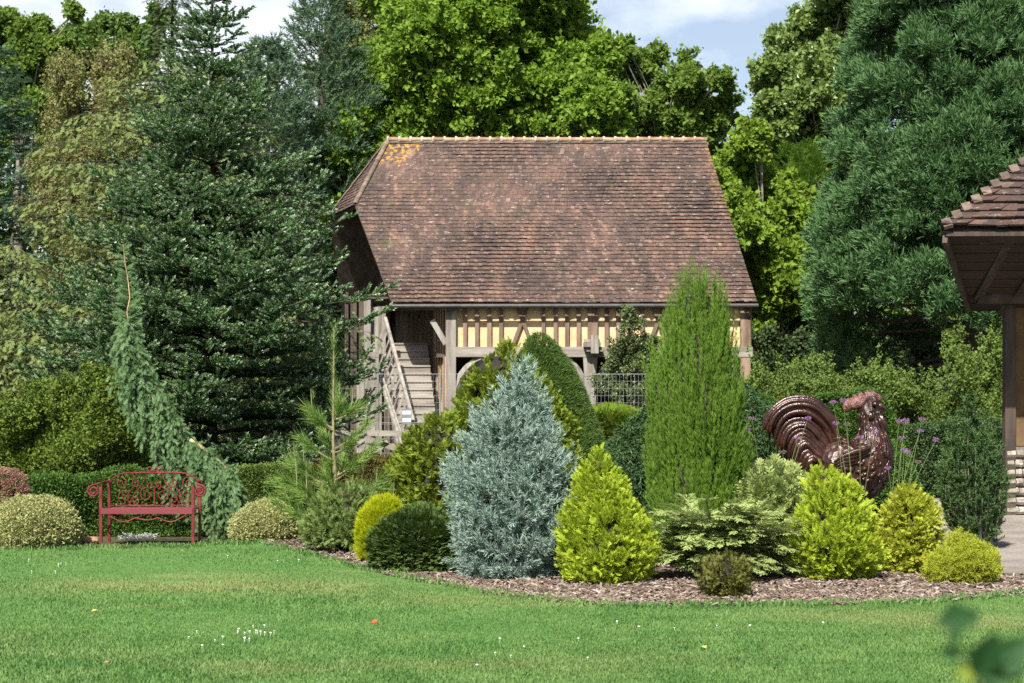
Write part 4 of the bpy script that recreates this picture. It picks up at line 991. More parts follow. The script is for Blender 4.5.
# giant sequoia: heavy tufted boughs down to the ground
def sequoia():
    Y = 46; px0 = 975; x0 = X(px0, Y); root = thing("giant_sequoia", "huge blue green sequoia filling the upper right behind the lodge", "tree", (x0, Y, 0))
    r = np.random.default_rng(31); rows = np.array([(-330,10),(-200,55),(-60,92),(30,108),(100,122),(160,132),(230,146),(280,148),(304,140)], float)
    zr = Z(rows[:, 0], Y)[::-1]; rr = (rows[:, 1] / F * Y)[::-1]; z0, z1 = zr[0], zr[-1]
    C, S = [], []
    while len(C) < 1000:
        z = z0 - 2.4 + (z1 - z0 + 2.4) * r.random() ** 1.15; th = r.uniform(-pi, 0) if r.random() < .7 else r.uniform(0, pi)
        if z < z0 + r.uniform(-.5, .8) and sin(th) < .12: continue
        R0 = np.interp(z, zr, rr); k = r.uniform(.84, 1.06)
        C.append((x0 + R0 * k * cos(th), Y + R0 * k * sin(th), max(z, .3) - .12 * R0 * k)); S.append(r.uniform(.4, .8) * (0.7 + .3 * R0 / rr.max()))
    for k in range(260):
        z = z0 + (z1 - z0) * r.random() * .8; th = r.uniform(-pi, pi); R0 = np.interp(z, zr, rr) * r.uniform(.3, .7); C.append((x0 + R0 * cos(th), Y + R0 * sin(th), z)); S.append(r.uniform(.5, .9))
    C = np.array(C); S = np.array(S); mb = MB(); tb = MB()
    n = 98000; w = S ** 2 / (S ** 2).sum(); i = r.choice(len(C), n, p=w); d = nrm(r.normal(size=(n, 3)))
    od = nrm((C[i] - [x0, Y, 0]) * [1, 1, 0])
    d = nrm(d + od * .5 + [0, 0, .35]); pos = C[i] + d * (S[i] * r.random(n) ** .5)[:, None] * [1, 1, .72]
    put(mb, T_STARW, pos, d * .5 + od * .6 + [0, 0, .75] + r.normal(0, .25, (n, 3)), r.normal(size=(n, 3)), .28 * r.uniform(.7, 1.3, n))
    tb.tube([(x0, Y, 0), (x0, Y, 2), (x0, Y, z1 * .5), (x0, Y, z1)], [.75, .55, .30, .02], 12)
    for c in C[::3]:
        a = np.array([x0, Y, c[2] + .3]); s = np.linspace(0, 1, 6)[:, None]; q = a + (c - a) * s; q[:, 2] -= .25 * np.sin(s[:, 0] * pi); tb.tube(q, np.linspace(.07, .02, 6), 5, caps=False)
    tb.build("trunk", m_barkdk, root, smooth=True); mb.build("crown", ml['sequoia'], root)
sequoia()
# understorey and a far wood that closes the view
hedge("shade_gap_hedge", "added tall hedge, dark to stand in for the shade under the giant conifer", 57, 700, 1200, [(700,330),(800,345),(900,335),(1000,330),(1200,325)], ml['cedardk'], T_CLS, 9000, .42, 1.6, .3, 41, group="background hedges")  # added behind the sequoia; its dark leaves stand in for the shade there
hedge("laurel_hedge", "dark hedge behind the barn's left end and the firs", 66, -260, 420, [(-260,330),(0,300),(200,310),(420,290)], ml['cedardk'], T_CL, 8000, .6, 2.0, .5, 42, group="background hedges")
def far_wood():
    mb = MB(); r = np.random.default_rng(43); B = []
    for k in range(60):
        px = -350 + 1700 * k / 59.0 + r.uniform(-10, 10); y = 98 + r.uniform(-4, 4)
        top = np.interp(px, [-350, 250, 340, 420, 700, 760, 1350], [105, 105, 150, 200, 200, 175, 120]) + 14 * sin(k * .9)
        for py in np.arange(top + 20, 375, 55): B.append((X(px, y), y, Z(py, y), 46 / F * y))
    leafcloud(mb, B, 30000, T_CL, 1.0, 26, .14, seed=43)
    tag(mb.build("far_wood", ml['dkdec'], origin=(0, 98, 0)), "continuous far wood closing the view behind all the trees", "wood", kind='stuff')
far_wood()
# ------------------------------------------------------------------ hedges of the garden
hedge("privet_hedge", "loose privet hedge with upright shoots in front of the giant conifer", 34, 735, 1010,
    [(735,403),(750,395),(762,377),(775,391),(800,380),(812,387),(830,383),(842,399),(860,397),(872,391),(888,377),(896,393),(905,403),(918,391),(935,409),(950,394),(958,354),(966,352),(975,378),(985,366),(996,351),(1010,366)], ml['hedge'], T_CLS, 13000, .18, 1.4, .42, 51, shoots=(70, .8))
hedge("low_box_hedge", "bright low leafy hedge directly behind the rooster sculpture", 25.5, 742, 905, [(742,418),(770,404),(800,410),(830,404),(865,402),(890,412),(905,440)], ml['boxdk'], T_CLS, 11000, .11, .9, .18, 52)
hedge("clipped_yew_hedge", "clipped hedge, darkened to stand in for shade, between the rooster and the lodge corner", 29, 898, 1006, [(898,430),(930,426),(970,426),(1006,426)], ml['weep'], T_CLS, 5000, .12, .9, .1, 53)  # dark spruce needle material stands in for shade on this hedge
hedge("golden_privet_hedge", "tall olive gold leaved hedge at left behind the low green hedge", 22.2, -120, 150,
    [(-120,420),(-20,425),(15,412),(45,408),(62,400),(80,418),(95,408),(112,398),(130,402),(142,425),(150,450)], ml['hedgeol'], T_CLS, 11000, .15, .9, .5, 54, shoots=(150, .42))
hedge("low_green_hedge", "low green hedge running directly behind the red bench", 20.6, -100, 215, [(-100,486),(0,482),(60,478),(90,480),(130,476),(170,484),(215,490)], ml['boxdk'], T_CLS, 12000, .095, .7, .1, 55)
hedge("strip_hedge", "clipped narrow hedge between the weeping cypress and the young pine", 24.5, 236, 302, [(236,470),(270,466),(302,470)], ml['hedge'], T_CLS, 3500, .085, .7, .05, 56)
hedge("barberry_hedge", "low hedge tinged with red below the wooden barrier", 27, 296, 425, [(296,470),(340,463),(372,459),(400,464),(425,466)],
    M_leaf("reddish_green_leaves", (0.06,0.085,0.02), (0.12,0.14,0.035), (0.24,0.12,0.05), .55, .3), T_CLS, 5000, .10, .8, .12, 57)
hedge("fresh_green_hedge", "fresh lime green clipped hedge in front of the barn post", 24, 570, 650, [(570,420),(585,415),(610,413),(640,418),(650,422)], ml['limehedge'], T_FAN, 4500, .13, .9, .08, 58, jit=.4)

# climbing shrub against the barn front
def climber():
    Y = 49.3; root = thing("climbing_shrub", "dark leafy shrub climbing the barn front right of the centre post", "shrub", (X(632, Y), Y, 0))
    B = [(X(a, Y), Y + d, Z(b, Y), c / F * Y) for a, b, c, d in ((630,325,12,0),(622,345,13,-.1),(642,345,14,.1),(612,365,14,0),(635,370,18,-.2),(655,365,13,0),(615,390,18,-.1),(640,395,20,-.2),(660,392,14,0),(628,312,6,0),(600,385,10,0),(655,345,9,0),(620,420,22,0),(650,425,22,0),(630,450,24,0))]
    mb = MB(); C = leafcloud(mb, B, 5200, T_CLS, .20, 22, .14, seed=61); tb = MB(); limbs(tb, (X(632, Y), Y, 0), (X(630, Y), Y, Z(318, Y)), .05, [np.array(b[:3]) for b in B], 61, rt=.01)
    tb.build("stem", m_bark, root); mb.build("foliage", ml['climb'], root)
climber()

# ------------------------------------------------------------------ shrubs of the planting bed
grp = "conifers of the planting bed"
bush("variegated_shrub", "large rounded cream variegated bush at the left edge beside the bench", "shrub", 19.2, [(549,38,36),(535,38,43),(520,38,42),(507,38,35),(499,38,20),(496,38,6)], ml['variegated'], T_CLS, 5200, .07, .8, .3, .5, .06, 4, .2, group="variegated bushes", seed=71)
bush("variegated_shrub", "smaller cream variegated bush right of the weeping cypress", "shrub", 20.2, [(541,268,30),(530,268,34),(516,268,31),(506,268,20),(501,268,5)], ml['variegated'], T_CLS, 3600, .07, .8, .3, .5, .08, 4, .2, group="variegated bushes", seed=72)
bush("hummock_juniper", "grey green low shrub behind the lime oval bush", "shrub", 18.6, [(545,348,38),(525,348,42),(508,348,34),(494,348,20),(486,348,6)], M_leaf("grey_green_shoots", (0.08,0.14,0.03), (0.15,0.225,0.05), (0.27,0.34,0.12), .6, .25), T_FAN, 800, .085, 1, .5, .5, .25, 3.5, .3, plume=(.2, 8), seed=73, group=grp)
bush("hinoki_cypress", "olive green tufted conifer left of the silver blue juniper", "conifer", 20.0, [(548,432,34),(520,433,42),(490,434,42),(462,433,36),(440,434,26),(425,437,15),(415,439,5)], ml['olivecy'], T_FANW, 1500, .085, 1.0, .35, .35, .38, 4.2, .25, plume=(.17, 7), cell=22, seed=74, group=grp)
bush("hinoki_cypress", "taller olive green tufted conifer behind the silver blue juniper", "conifer", 21.8, [(545,520,70),(500,522,74),(450,514,64),(420,507,54),(395,501,42),(370,499,27),(355,503,14),(345,507,4)], ml['olivecy'], T_FANW, 2300, .095, 1.0, .35, .35, .36, 3.4, .25, plume=(.2, 7), cell=24, seed=75, group=grp)
bush("dwarf_alberta_spruce", "smooth dense green cone with leaning top in front of the barn", "conifer", 23.2, [(510,555,66),(450,552,54),(420,551,42),(395,549,35),(370,546,26),(352,542,18),(342,540,11),(336,539,4)], ml['smooth'], T_STAR6, 20000, .075, 1, .4, .35, .03, 2.5, .10, seed=76, core=.93, group=grp)
def blue_juniper():
    bush("blue_juniper", "silver blue feathery juniper of broad conical shape", "conifer", 15.9, [(579,512,38),(560,512,48),(535,512,53),(500,512,53),(470,512,47),(440,514,39),(415,516,29),(400,518,16),(385,520,8),(372,522,3)], ml['blue'], T_STARW, 1150, .088, .8, .75, .35, .30, 5.0, .34, plume=(.40, 11), seed=77, core=.62, cell=13, group=grp, sizev=.35)
blue_juniper()
bush("golden_thuja", "lime gold upright oval bush left of the dark dwarf spruce", "conifer", 17.3, [(564,377,13),(550,377,18),(530,379,20),(515,382,18),(505,385,12),(500,387,3)], ml['limegold'], T_UP, 5000, .075, .55, 1.0, .22, .05, 6, .2, seed=78, group=grp)
bush("dwarf_spruce", "low dark green flat layered bush left of the silver blue juniper", "conifer", 16.5, [(574,419,34),(560,419,40),(545,420,41),(530,422,36),(517,424,24),(509,424,6)], ml['dwarf'], T_FANW, 7000, .075, 1.0, .05, .3, .34, 5.5, .25, seed=79, group=grp, upn=(0,0,1))
bush("golden_cypress", "lime gold broad cone beside the silver blue juniper", "conifer", 15.4, [(583,605,32),(572,605,40),(552,605,44),(530,604,41),(505,602,31),(482,600,20),(464,599,10),(451,598,2)], ml['gold'], T_FANW, 1500, .066, .85, .55, .3, .22, 5, .22, plume=(.15, 8), seed=80, group=grp)
bush("weeping_spruce", "dark drooping spruce squeezed between gold cone and green column", "conifer", 18.6, [(560,640,44),(520,640,44),(480,638,38),(450,640,30),(425,648,20),(408,656,10),(400,660,4)], ml['weep'], T_YEW, 4200, .17, .45, -.9, .3, .14, 4, .3, seed=81, group=grp)
bush("weeping_spruce", "dark drooping spruce between green column and rooster tail", "conifer", 21.2, [(530,745,40),(510,746,40),(470,748,36),(430,746,30),(400,744,22),(385,742,5)], ml['weep'], T_YEW, 3600, .17, .45, -.9, .3, .14, 4, .3, seed=82, group=grp)
def column():
    Y = 17.0
    rows = [(566,699,34),(540,698,40),(500,697,43),(450,697,45),(400,697,44),(365,697,40),(335,697,33),(310,697,24),(292,698,15),(280,700,7)]
    o = bush("columnar_cypress", "tall bright green columnar cypress in front of the barn's right half", "conifer", Y, rows, ml['column'], T_UP, 1150, .085, .24, 1.6, .16, .20, 5, .16, plume=(.62, 17), seed=83, core=.82, cell=12, pj=.22, group=grp, floor=.05)
column()
bush("golden_tipped_shoots", "feathery mid green shrub between rooster and spreading juniper", "conifer", 16.9, [(562,772,30),(530,772,36),(505,772,32),(485,772,24),(474,774,10),(468,775,3)], ml['varjun'], T_FANW, 2300, .16, 1, .5, .4, .15, 4, .3, seed=84, group=grp)
bush("dwarf_conifer", "small bronze green tuft at the front edge of the bed", "conifer", 14.1, [(599,724,14),(588,724,23),(575,724,25),(563,725,19),(554,726,6)], ml['bronze'], T_FANW, 420, .045, .9, .5, .5, .25, 7, .3, plume=(.11, 7), cell=20, core=.6, seed=86, group=grp)
bush("golden_cypress", "yellow gold pointed bush directly in front of the rooster", "conifer", 15.6, [(579,834,30),(562,835,39),(540,835,40),(515,834,35),(494,830,25),(478,826,13),(466,824,3)], ml['gold'], T_FANW, 1250, .066, .85, .6, .32, .32, 5.5, .26, plume=(.15, 8), seed=87, group=grp)
bush("golden_hinoki", "small gold and green tufted bush right of the rooster", "conifer", 16.2, [(574,905,18),(560,907,26),(540,910,28),(520,912,26),(503,910,18),(494,909,10),(489,908,2)], ml['goldor'], T_FANW, 1000, .065, 1, .35, .4, .42, 5.5, .3, plume=(.12, 6), seed=88, group=grp)
bush("golden_juniper", "low spreading gold bush next to the gravel path", "conifer", 15.3, [(584,960,22),(572,961,30),(558,962,30),(547,962,22),(538,962,11),(533,962,3)], ml['goldor'], T_STAR6, 1100, .055, 1, .45, .5, .30, 6, .3, plume=(.12, 6), core=.62, seed=89, group=grp)
bush("boxwood_ball", "bright green leafy bush against the rooster's breast", "shrub", 21.5, [(520,882,26),(500,884,30),(475,886,28),(455,888,20),(442,888,8)], ml['boxdk'], T_CLS, 2400, .085, .9, .3, .5, .1, 4, .25, seed=90)

# irish yew: bundle of upright needled stems
def irish_yew():
    Y = 18.9; r = np.random.default_rng(91); x0 = X(977, Y); Pp, Fw = [], []
    root = thing("irish_yew", "dark green upright yew with many vertical shoots beside the path", "conifer", (x0, Y, 0), grp); tb = MB()
    for k in range(150):
        a = r.uniform(0, 2 * pi); q = r.random() ** .6; top = Z(r.uniform(400, 455), Y) * (1 - .38 * q ** 2) ; 
        if r.random() < .3: top *= r.uniform(.6, .95)
        rad = .37 * q; b = np.array([x0 + .35 * rad * cos(a), Y + .35 * rad * sin(a), 0.0]); e = np.array([x0 + rad * cos(a) - .08 * (top / 1.7), Y + rad * sin(a), top])
        m = max(5, int(top / .075)); s = np.linspace(0.12, 1, m)[:, None]; w = b + (e - b) * s; w[:, :2] += (e - b)[:2] * (np.sin(s * pi) * .35)
        tb.tube(w, np.linspace(.012, .004, m), 4, caps=False)
        Pp.append(w + r.normal(0, .012, w.shape)); Fw.append(np.tile(nrm(e - b), (m, 1)) + r.normal(0, .12, (m, 3)))
        Pp.append(w + r.normal(0, .02, w.shape)); f = nrm(e - b) * .8 + np.array([cos(a), sin(a), 0]) * .4; Fw.append(np.tile(f, (m, 1)) + r.normal(0, .4, (m, 3)))
    Pp, Fw = np.vstack(Pp), np.vstack(Fw); mb = MB(); put(mb, T_YEW, Pp, Fw, r.normal(size=Pp.shape), .15 * r.uniform(.7, 1.2, len(Pp)))
    tb.build("stem", m_bark, root); mb.build("foliage", ml['yew'], root)
irish_yew()

# spreading juniper with arching cream tipped fans
def spreading():
    Y = 15.5; r = np.random.default_rng(92); x0 = X(725, Y); root = thing("spreading_juniper", "wide low juniper with arching cream tipped fans in front of the green column", "conifer", (x0, Y + .1, 0), grp)
    mb = MB(); tb = MB(); Pp, Fw, Up = [], [], []
    for k in range(120):
        a = r.uniform(-pi, 0) if r.random() < .8 else r.uniform(0, pi); l = r.uniform(.35, .74); hgt = r.uniform(.22, .88) * (1.08 - .3 * abs(cos(a)))
        b = np.array([x0 + r.normal(0, .10), Y + .15, .03]); e = b + [cos(a) * l, sin(a) * l * .85, hgt]
        m_ = b + (e - b) * .5 + [0, 0, hgt * .38]
        s = np.linspace(0, 1, 12)[:, None]; w = (1 - s) ** 2 * b + 2 * s * (1 - s) * m_ + s ** 2 * e; w[:, 2] = np.maximum(w[:, 2] - .10 * s[:, 0] ** 3, .03)
        tb.tube(w, np.linspace(.012, .004, 12), 4, caps=False)
        t = nrm(np.gradient(w, axis=0)); o = np.array([cos(a), sin(a), 0]); sd = np.array([-sin(a), cos(a), 0])
        for i in range(3, 12):
            for g in (-1, 0, 1):
                Pp.append(w[i] + sd * g * .045); Fw.append(t[i] * .9 + sd * g * .55 + r.normal(0, .12, 3) + [0, 0, -.08]); Up.append(np.array([o[0] * .3, o[1] * .3, 1.0]))
    Pp, Fw, Up = np.array(Pp), np.array(Fw), np.array(Up)
    put(mb, T_FANW, Pp, Fw, Up + r.normal(0, .15, Up.shape), .14 * r.uniform(.75, 1.25, len(Pp)))
    tb.build("stem", m_barkbr, root); mb.build("foliage", ml['varjun'], root)
spreading()

# weeping blue cypress: leaning leader with curtains of hanging shoots
def weeping_cypress():
    Y = 20.75; r = np.random.default_rng(93)
    root = thing("weeping_cypress", "weeping blue green cypress with bent bare leader behind the bench", "conifer", tuple(P(205, 541, Y) * [1, 1, 0]))
    pts = [(206,541,0),(203,500,.0),(206,468,.05),(197,450,.05),(182,428,0),(168,404,-.05),(152,376,-.05),(138,348,0),(129,326,0),(127,312,0),(130,298,0),(128,280,0),(125,262,0),(123,244,0)]
    pp = np.array([P(a, b, Y) + [0, d, 0] for a, b, d in pts]); t_ = np.linspace(0, 1, len(pp)); tt = np.linspace(0, 1, 70)
    Lp = np.stack([np.interp(tt, t_, pp[:, k]) for k in range(3)], 1)
    tb = MB(); tb.tube(Lp, np.interp(tt, [0, .3, .6, .75, 1], [.05, .03, .014, .009, .003]), 7)
    arch = np.array([P(a, b, Y - .15) for a, b in ((197,450),(210,455),(222,464),(232,476),(238,490),(240,506))]); tb.tube(arch, np.linspace(.03, .012, 6), 6)
    arch2 = np.array([P(a, b, Y - .2) for a, b in ((190,440),(204,449),(216,462),(224,478),(228,498))]); tb.tube(arch2, np.linspace(.026, .012, 5), 6)
    Pp, Fw, strings = [], [], []
    def strand(p, l, out):
        m = max(4, int(l / .05)); s = np.linspace(0, 1, m)[:, None]; q = p + np.array([out[0], out[1], 0]) * np.sqrt(s) + np.array([0, 0, -l]) * s ** 1.15
        q[:, 2] = np.maximum(q[:, 2] + .04 * np.sin(s[:, 0] * 3), .05)
        strings.append(q)
        for g in (0, 1):
            Pp.append(q + r.normal(0, .018, q.shape)); Fw.append(np.tile([out[0] * .9, out[1] * .9, -.75], (m, 1)) + r.normal(0, .35, (m, 3)))
    for k in range(400):
        f = r.uniform(.22, .66); p = np.array([np.interp(f, tt, Lp[:, j]) for j in range(3)]); px = 512 + p[0] * F / Y
        l = np.interp(px, [125, 135, 150, 165, 185, 205], [.40, .85, .72, .62, .80, .95]) * r.uniform(.2, 1.25)
        strand(p + r.normal(0, .02, 3), l, (r.normal(-.03, .06), r.normal(-.06, .12)))
    for arc in (arch, arch2):
        for k in range(120):
            i = r.uniform(0, len(arc) - 1); p = arc[int(i)] + (arc[min(int(i) + 1, len(arc) - 1)] - arc[int(i)]) * (i % 1)
            strand(p + r.normal(0, .02, 3), r.uniform(.25, .95), (r.normal(0, .10), r.normal(-.05, .14)))
    for f in np.linspace(.60, .985, 20):
        p = np.array([np.interp(f, tt, Lp[:, j]) for j in range(3)]); w = .16 * (1.02 - f) / .34 + .02
        for g in (-1, 1):
            if r.random() < .3: continue
            for k in range(r.integers(1, 4)):
                Pp.append((p + np.array([g * w * k / 4, 0, -.10 * w * k]))[None] + r.normal(0, .012, (1, 3))); Fw.append(np.array([[g * .8, r.normal(0, .4), .15 - .25 * k / 3]]))
    tp_ = []
    for f in np.linspace(.62, .99, 34):
        tp_.append([np.interp(f, tt, Lp[:, j]) for j in range(3)])
    tp_ = np.repeat(np.array(tp_), 3, 0); n_ = len(tp_); sg = r.choice([-1, 1], n_); mb = MB()
    put(mb, T_FEATH, tp_, np.stack([sg * .9, r.normal(-.3, .3, n_), r.uniform(-.2, .8, n_)], 1), np.array([0, -1.0, .3]) + r.normal(0, .3, (n_, 3)), np.repeat(np.linspace(.26, .10, 34), 3) * r.uniform(.5, 1.1, n_))
    Pp, Fw = np.vstack(Pp), np.vstack(Fw)
    for q in strings: mb.tube(q, .003, 3, caps=False, tip=0.0, rnd=.3)
    Pp[:, 1] = np.maximum(Pp[:, 1], 19.95); put(mb, T_FEATH, Pp, Fw, np.array([0, -1.0, .3]) + r.normal(0, .4, Pp.shape), .125 * r.uniform(.7, 1.25, len(Pp)))
    tb.build("stem", M_surf("orange_brown_stem", (0.25,0.15,0.08), (0.36,0.24,0.13), 6, .8, C=(0.45,0.34,0.22)), root, smooth=True); mb.build("foliage", ml['nootka'], root)
weeping_cypress()

# young pine with long needles
def young_pine():
    Y = 19.0; r = np.random.default_rng(94); x0 = X(334, Y); root = thing("young_pine", "young open pine with long bright needles and a tall leader", "conifer", (x0, Y, 0), grp)
    tb = MB(); mb = MB(); Pp, Fw, Sc = [], [], []
    zt_ = Z(330, Y); tb.tube([(x0, Y, 0), (x0 + .02, Y, .7), (x0 - .01, Y, 1.3), (x0, Y, zt_)], [.035, .028, .018, .006], 6)
    def shoot(b, e, n_, sc, up=.25):
        s = np.linspace(0, 1, 9)[:, None]; w = b + (e - b) * s; w[:, 2] += up * (s[:, 0] ** 2) * np.linalg.norm(e - b) - up * s[:, 0] * np.linalg.norm(e - b) * .6
        tb.tube(w, np.linspace(.012, .005, 9), 5, caps=False)
        f = r.uniform(.35, 1.0, n_)[:, None]; q = b + (e - b) * f; i = np.clip((f[:, 0] * 8).astype(int), 0, 8); q = w[i] + r.normal(0, .01, (n_, 3))
        Pp.append(q); Fw.append(np.tile(nrm(e - b), (n_, 1)) + [0, 0, .25] + r.normal(0, .12, (n_, 3))); Sc.append(np.full(n_, sc * .95))
    for zc, l, k in ((.22, .64, 12), (.5, .62, 11), (.8, .50, 7), (1.12, .34, 4), (1.46, .24, 5)):
        for j in range(k):
            a = 2 * pi * (j + r.random() * .6) / k; ll = l * r.uniform(.75, 1.15); b = np.array([x0, Y, zc + r.uniform(-.08, .08)])
            e = b + [cos(a) * ll, sin(a) * ll, ll * r.uniform(.25, .7)]; shoot(b, e, 9, .19)
            if r.random() < .45: tb.tube([e, e + [cos(a) * .02, 0, .16], e + [cos(a) * .03, 0, .32]], [.009, .007, .004], 5); Pp.append(e[None] + [[0, 0, .2]]); Fw.append(np.array([[0, 0, 1.0]])); Sc.append(np.array([.10]))
    for z_ in np.linspace(1.5, zt_ - .05, 12): Pp.append(np.array([[x0, Y, z_]])); Fw.append(np.array([[0, 0, 1.0]]) + r.normal(0, .1, (1, 3))); Sc.append(np.array([.13]))
    Pp, Fw, Sc = np.vstack(Pp), np.vstack(Fw), np.concatenate(Sc)
    put(mb, T_LONG, Pp, Fw, r.normal(size=Pp.shape), Sc * r.uniform(.8, 1.2, len(Pp)))
    tb.build("stem", M_surf("young_pine_bark", (0.13,0.10,0.06), (0.20,0.17,0.09), 6, .8, C=(0.24,0.26,0.11)), root); mb.build("needles", ml['ypine'], root)
young_pine()

# hydrangea with faded flower heads
def hydrangea():
    Y = 20.1; r = np.random.default_rng(95); x0 = X(6, Y); root = thing("hydrangea_bush", "hydrangea with faded brown pink flower heads above the left bush", "shrub", (x0, Y, 0))
    tb = MB(); mb = MB(); m_fl = M_leaf("faded_petals", (0.20,0.10,0.07), (0.34,0.19,0.14), (0.42,0.27,0.20), .5, .2)
    m_fl2 = M_leaf("cream_petals", (0.33,0.28,0.13), (0.45,0.38,0.2), (0.5,0.45,0.27), .5, .2)
    leafcloud(mb, [(x0, Y + .1, .45, .35), (x0 - .3, Y + .1, .45, .35)], 700, T_CL, .12, 20, .12, seed=95); mb.build("foliage", ml['boxdk'], root)
    for (a, b, c, mt) in ((4,478,11,m_fl),(18,482,10,m_fl),(22,490,8,m_fl),(8,488,9,m_fl),(4,497,8,m_fl2),(-10,482,11,m_fl),(-22,490,10,m_fl2),(14,474,6,m_fl)):
        p = P(a, b, Y - .1); q = c / F * Y; n_ = 260; d = nrm(r.normal(size=(n_, 3))); fl = MB()
        put(fl, T_CLS, p + d * q * .85, d + r.normal(0, .4, (n_, 3)), r.normal(size=(n_, 3)), q * .42); o = fl.build("flower_head", mt, root)
        tb.tube([(x0 + (p[0] - x0) * .4, Y, 0.0), tuple(p)], .008, 5)
    tb.build("stems", m_barkbr, root)
hydrangea()

# tall verbena with purple flower clusters, thin stems
def verbena():
    m_st = M_surf("verbena_stems", (0.10,0.16,0.05), (0.17,0.22,0.08), 5, .7); m_fl = M_leaf("purple_florets", (0.28,0.10,0.30), (0.42,0.18,0.44), (0.5,0.28,0.52), .6, .3)
    m_old = M_leaf("spent_florets", (0.16,0.10,0.10), (0.24,0.16,0.15), (0.3,0.2,0.18), .6, .2)
    r = np.random.default_rng(96)
    plants = [((886, 545), "verbena with thin leaning stems and purple heads right of the rooster", [(906,420),(899,421),(922,419),(902,438),(920,431),(908,452),(888,468),(904,450),(936,440),(918,462)]),
              ((858, 548), "thin verbena stems whose purple heads cross the rooster's neck", [(833,402),(843,400),(860,437),(836,423),(847,424),(875,432)]),
              ((776, 560), "thin verbena stems whose purple heads cross the rooster's tail", [(783,452),(769,466),(808,418),(798,438),(748,430),(752,418),(774,478)])]
    for (b, lab, heads) in plants:
        Y = 17.6; x0 = X(b[0], Y); root = thing("verbena_plant", lab, "flower", (x0, Y, 0), "purple verbenas around the rooster")
        st = MB()
        for i, (a, c) in enumerate(heads):
            y = Y + r.uniform(-.2, .2); e = P(a, c, y); bb = np.array([x0 + r.normal(0, .05), Y + r.normal(0, .05), 0]); m_ = (bb + e) / 2 + [r.normal(0, .03), 0, .08]
            s = np.linspace(0, 1, 8)[:, None]; st.tube((1 - s) ** 2 * bb + 2 * s * (1 - s) * m_ + s ** 2 * e, np.linspace(.0032, .002, 8), 5)
            n_ = 45; d = nrm(r.normal(size=(n_, 3)) * [1, 1, .6]); fl = MB(); put(fl, T_CLS, e + d * [.030, .030, .018], d + [0, 0, .5], r.normal(size=(n_, 3)), .018)
            fl.build("flower_head", m_fl if r.random() < .7 else m_old, root)
        st.build("stems", m_st, root)
verbena()

# tufts along the foot of the hedge, fallen leaves, edging stone
m_white = M_leaf("white_alyssum", (0.55,0.55,0.5), (0.75,0.75,0.7), (0.8,0.8,0.76), .5, .2)
mb = MB(); n = 260; q = np.stack([rng.uniform(X(118, 19.9), X(152, 19.9), n), rng.uniform(19.75, 20.3, n), rng.uniform(.02, .08, n)], 1)
put(mb, T_CLS, q, np.array([0, -.3, 1.0]) + rng.normal(0, .5, (n, 3)), rng.normal(size=(n, 3)), .03)
tag(mb.build("white_alyssum", m_white), "patch of tiny white flowers on the ground under the bench", "flowers", kind='stuff')
def rock(name, label, p, size, mat, seed):
    import bmesh
    bm = bmesh.new(); bmesh.ops.create_icosphere(bm, subdivisions=3, radius=1.0); r = np.random.default_rng(seed)
    co = np.array([v.co[:] for v in bm.verts]); k = 1 + .22 * tn(co, 1.6, seed) + .07 * tn(co, 5, seed + 1)
    for v, c in zip(bm.verts, co * k[:, None]): v.co = (c[0] * size[0], c[1] * size[1], c[2] * size[2] + size[2] * .7)
    me = bpy.data.meshes.new(name); bm.to_mesh(me); bm.free(); me.materials.append(mat); o = bpy.data.objects.new(name, me); scene.collection.objects.link(o); o.location = p
    tag(o, label, "stone")
rock("sandstone_block", "reddish brown stone beside the left foot of the bench", (X(88, 19.6), 19.6, 0), (.16, .12, .055), M_surf("red_stone", (0.22,0.11,0.07), (0.32,0.18,0.12), 5, .9, bump=.7), 5)
m_leafr = M_surf("red_fallen_leaf", (0.38,0.05,0.02), (0.5,0.09,0.03), 9, .7); m_leafy = M_surf("yellow_fallen_leaf", (0.45,0.36,0.05), (0.55,0.42,0.10), 9, .7); m_leafb = M_surf("brown_fallen_leaf", (0.22,0.12,0.05), (0.32,0.19,0.09), 9, .7)
def fallen(px, py, size, mat, lab, rot, group="fallen leaves on the lawn"):
    p = G(px, py); s = MB(); V, T, _ = tm_leaf(.38, .12)
    a = np.array([cos(rot), sin(rot), .12]); W, T, _ = xf((V, T, _), p + [0, 0, .05], a, (0, -.3, 1), size)
    W2 = W - [0, 0, .003]; k = len(W); s.add(np.vstack([W, W2]), [[0, 1, 5, 4], [1, 2, 6, 5], [2, 3, 7, 6], [3, 0, 4, 7]], np.vstack([T, T[:, ::-1] + k]))
    tag(s.build("fallen_leaf", mat), lab, "leaf", group)
fallen(371, 629, .055, m_leafr, "red curled leaf lying alone in the middle of the lawn", .2); fallen(376, 627.5, .045, m_leafr, "smaller red leaf touching the red curled leaf", 2.2)
fallen(92, 617, .045, m_leafy, "yellow leaf on the lawn at lower left", .6); fallen(181, 555, .05, m_leafb, "brown leaf on the lawn just right of the bench", 1.0)
fallen(706, 655, .05, m_leafy, "pale yellow leaf on the lower middle lawn", 2.0); fallen(104, 670, .035, m_leafb, "brown leaf near the bottom edge of the lawn", .2)

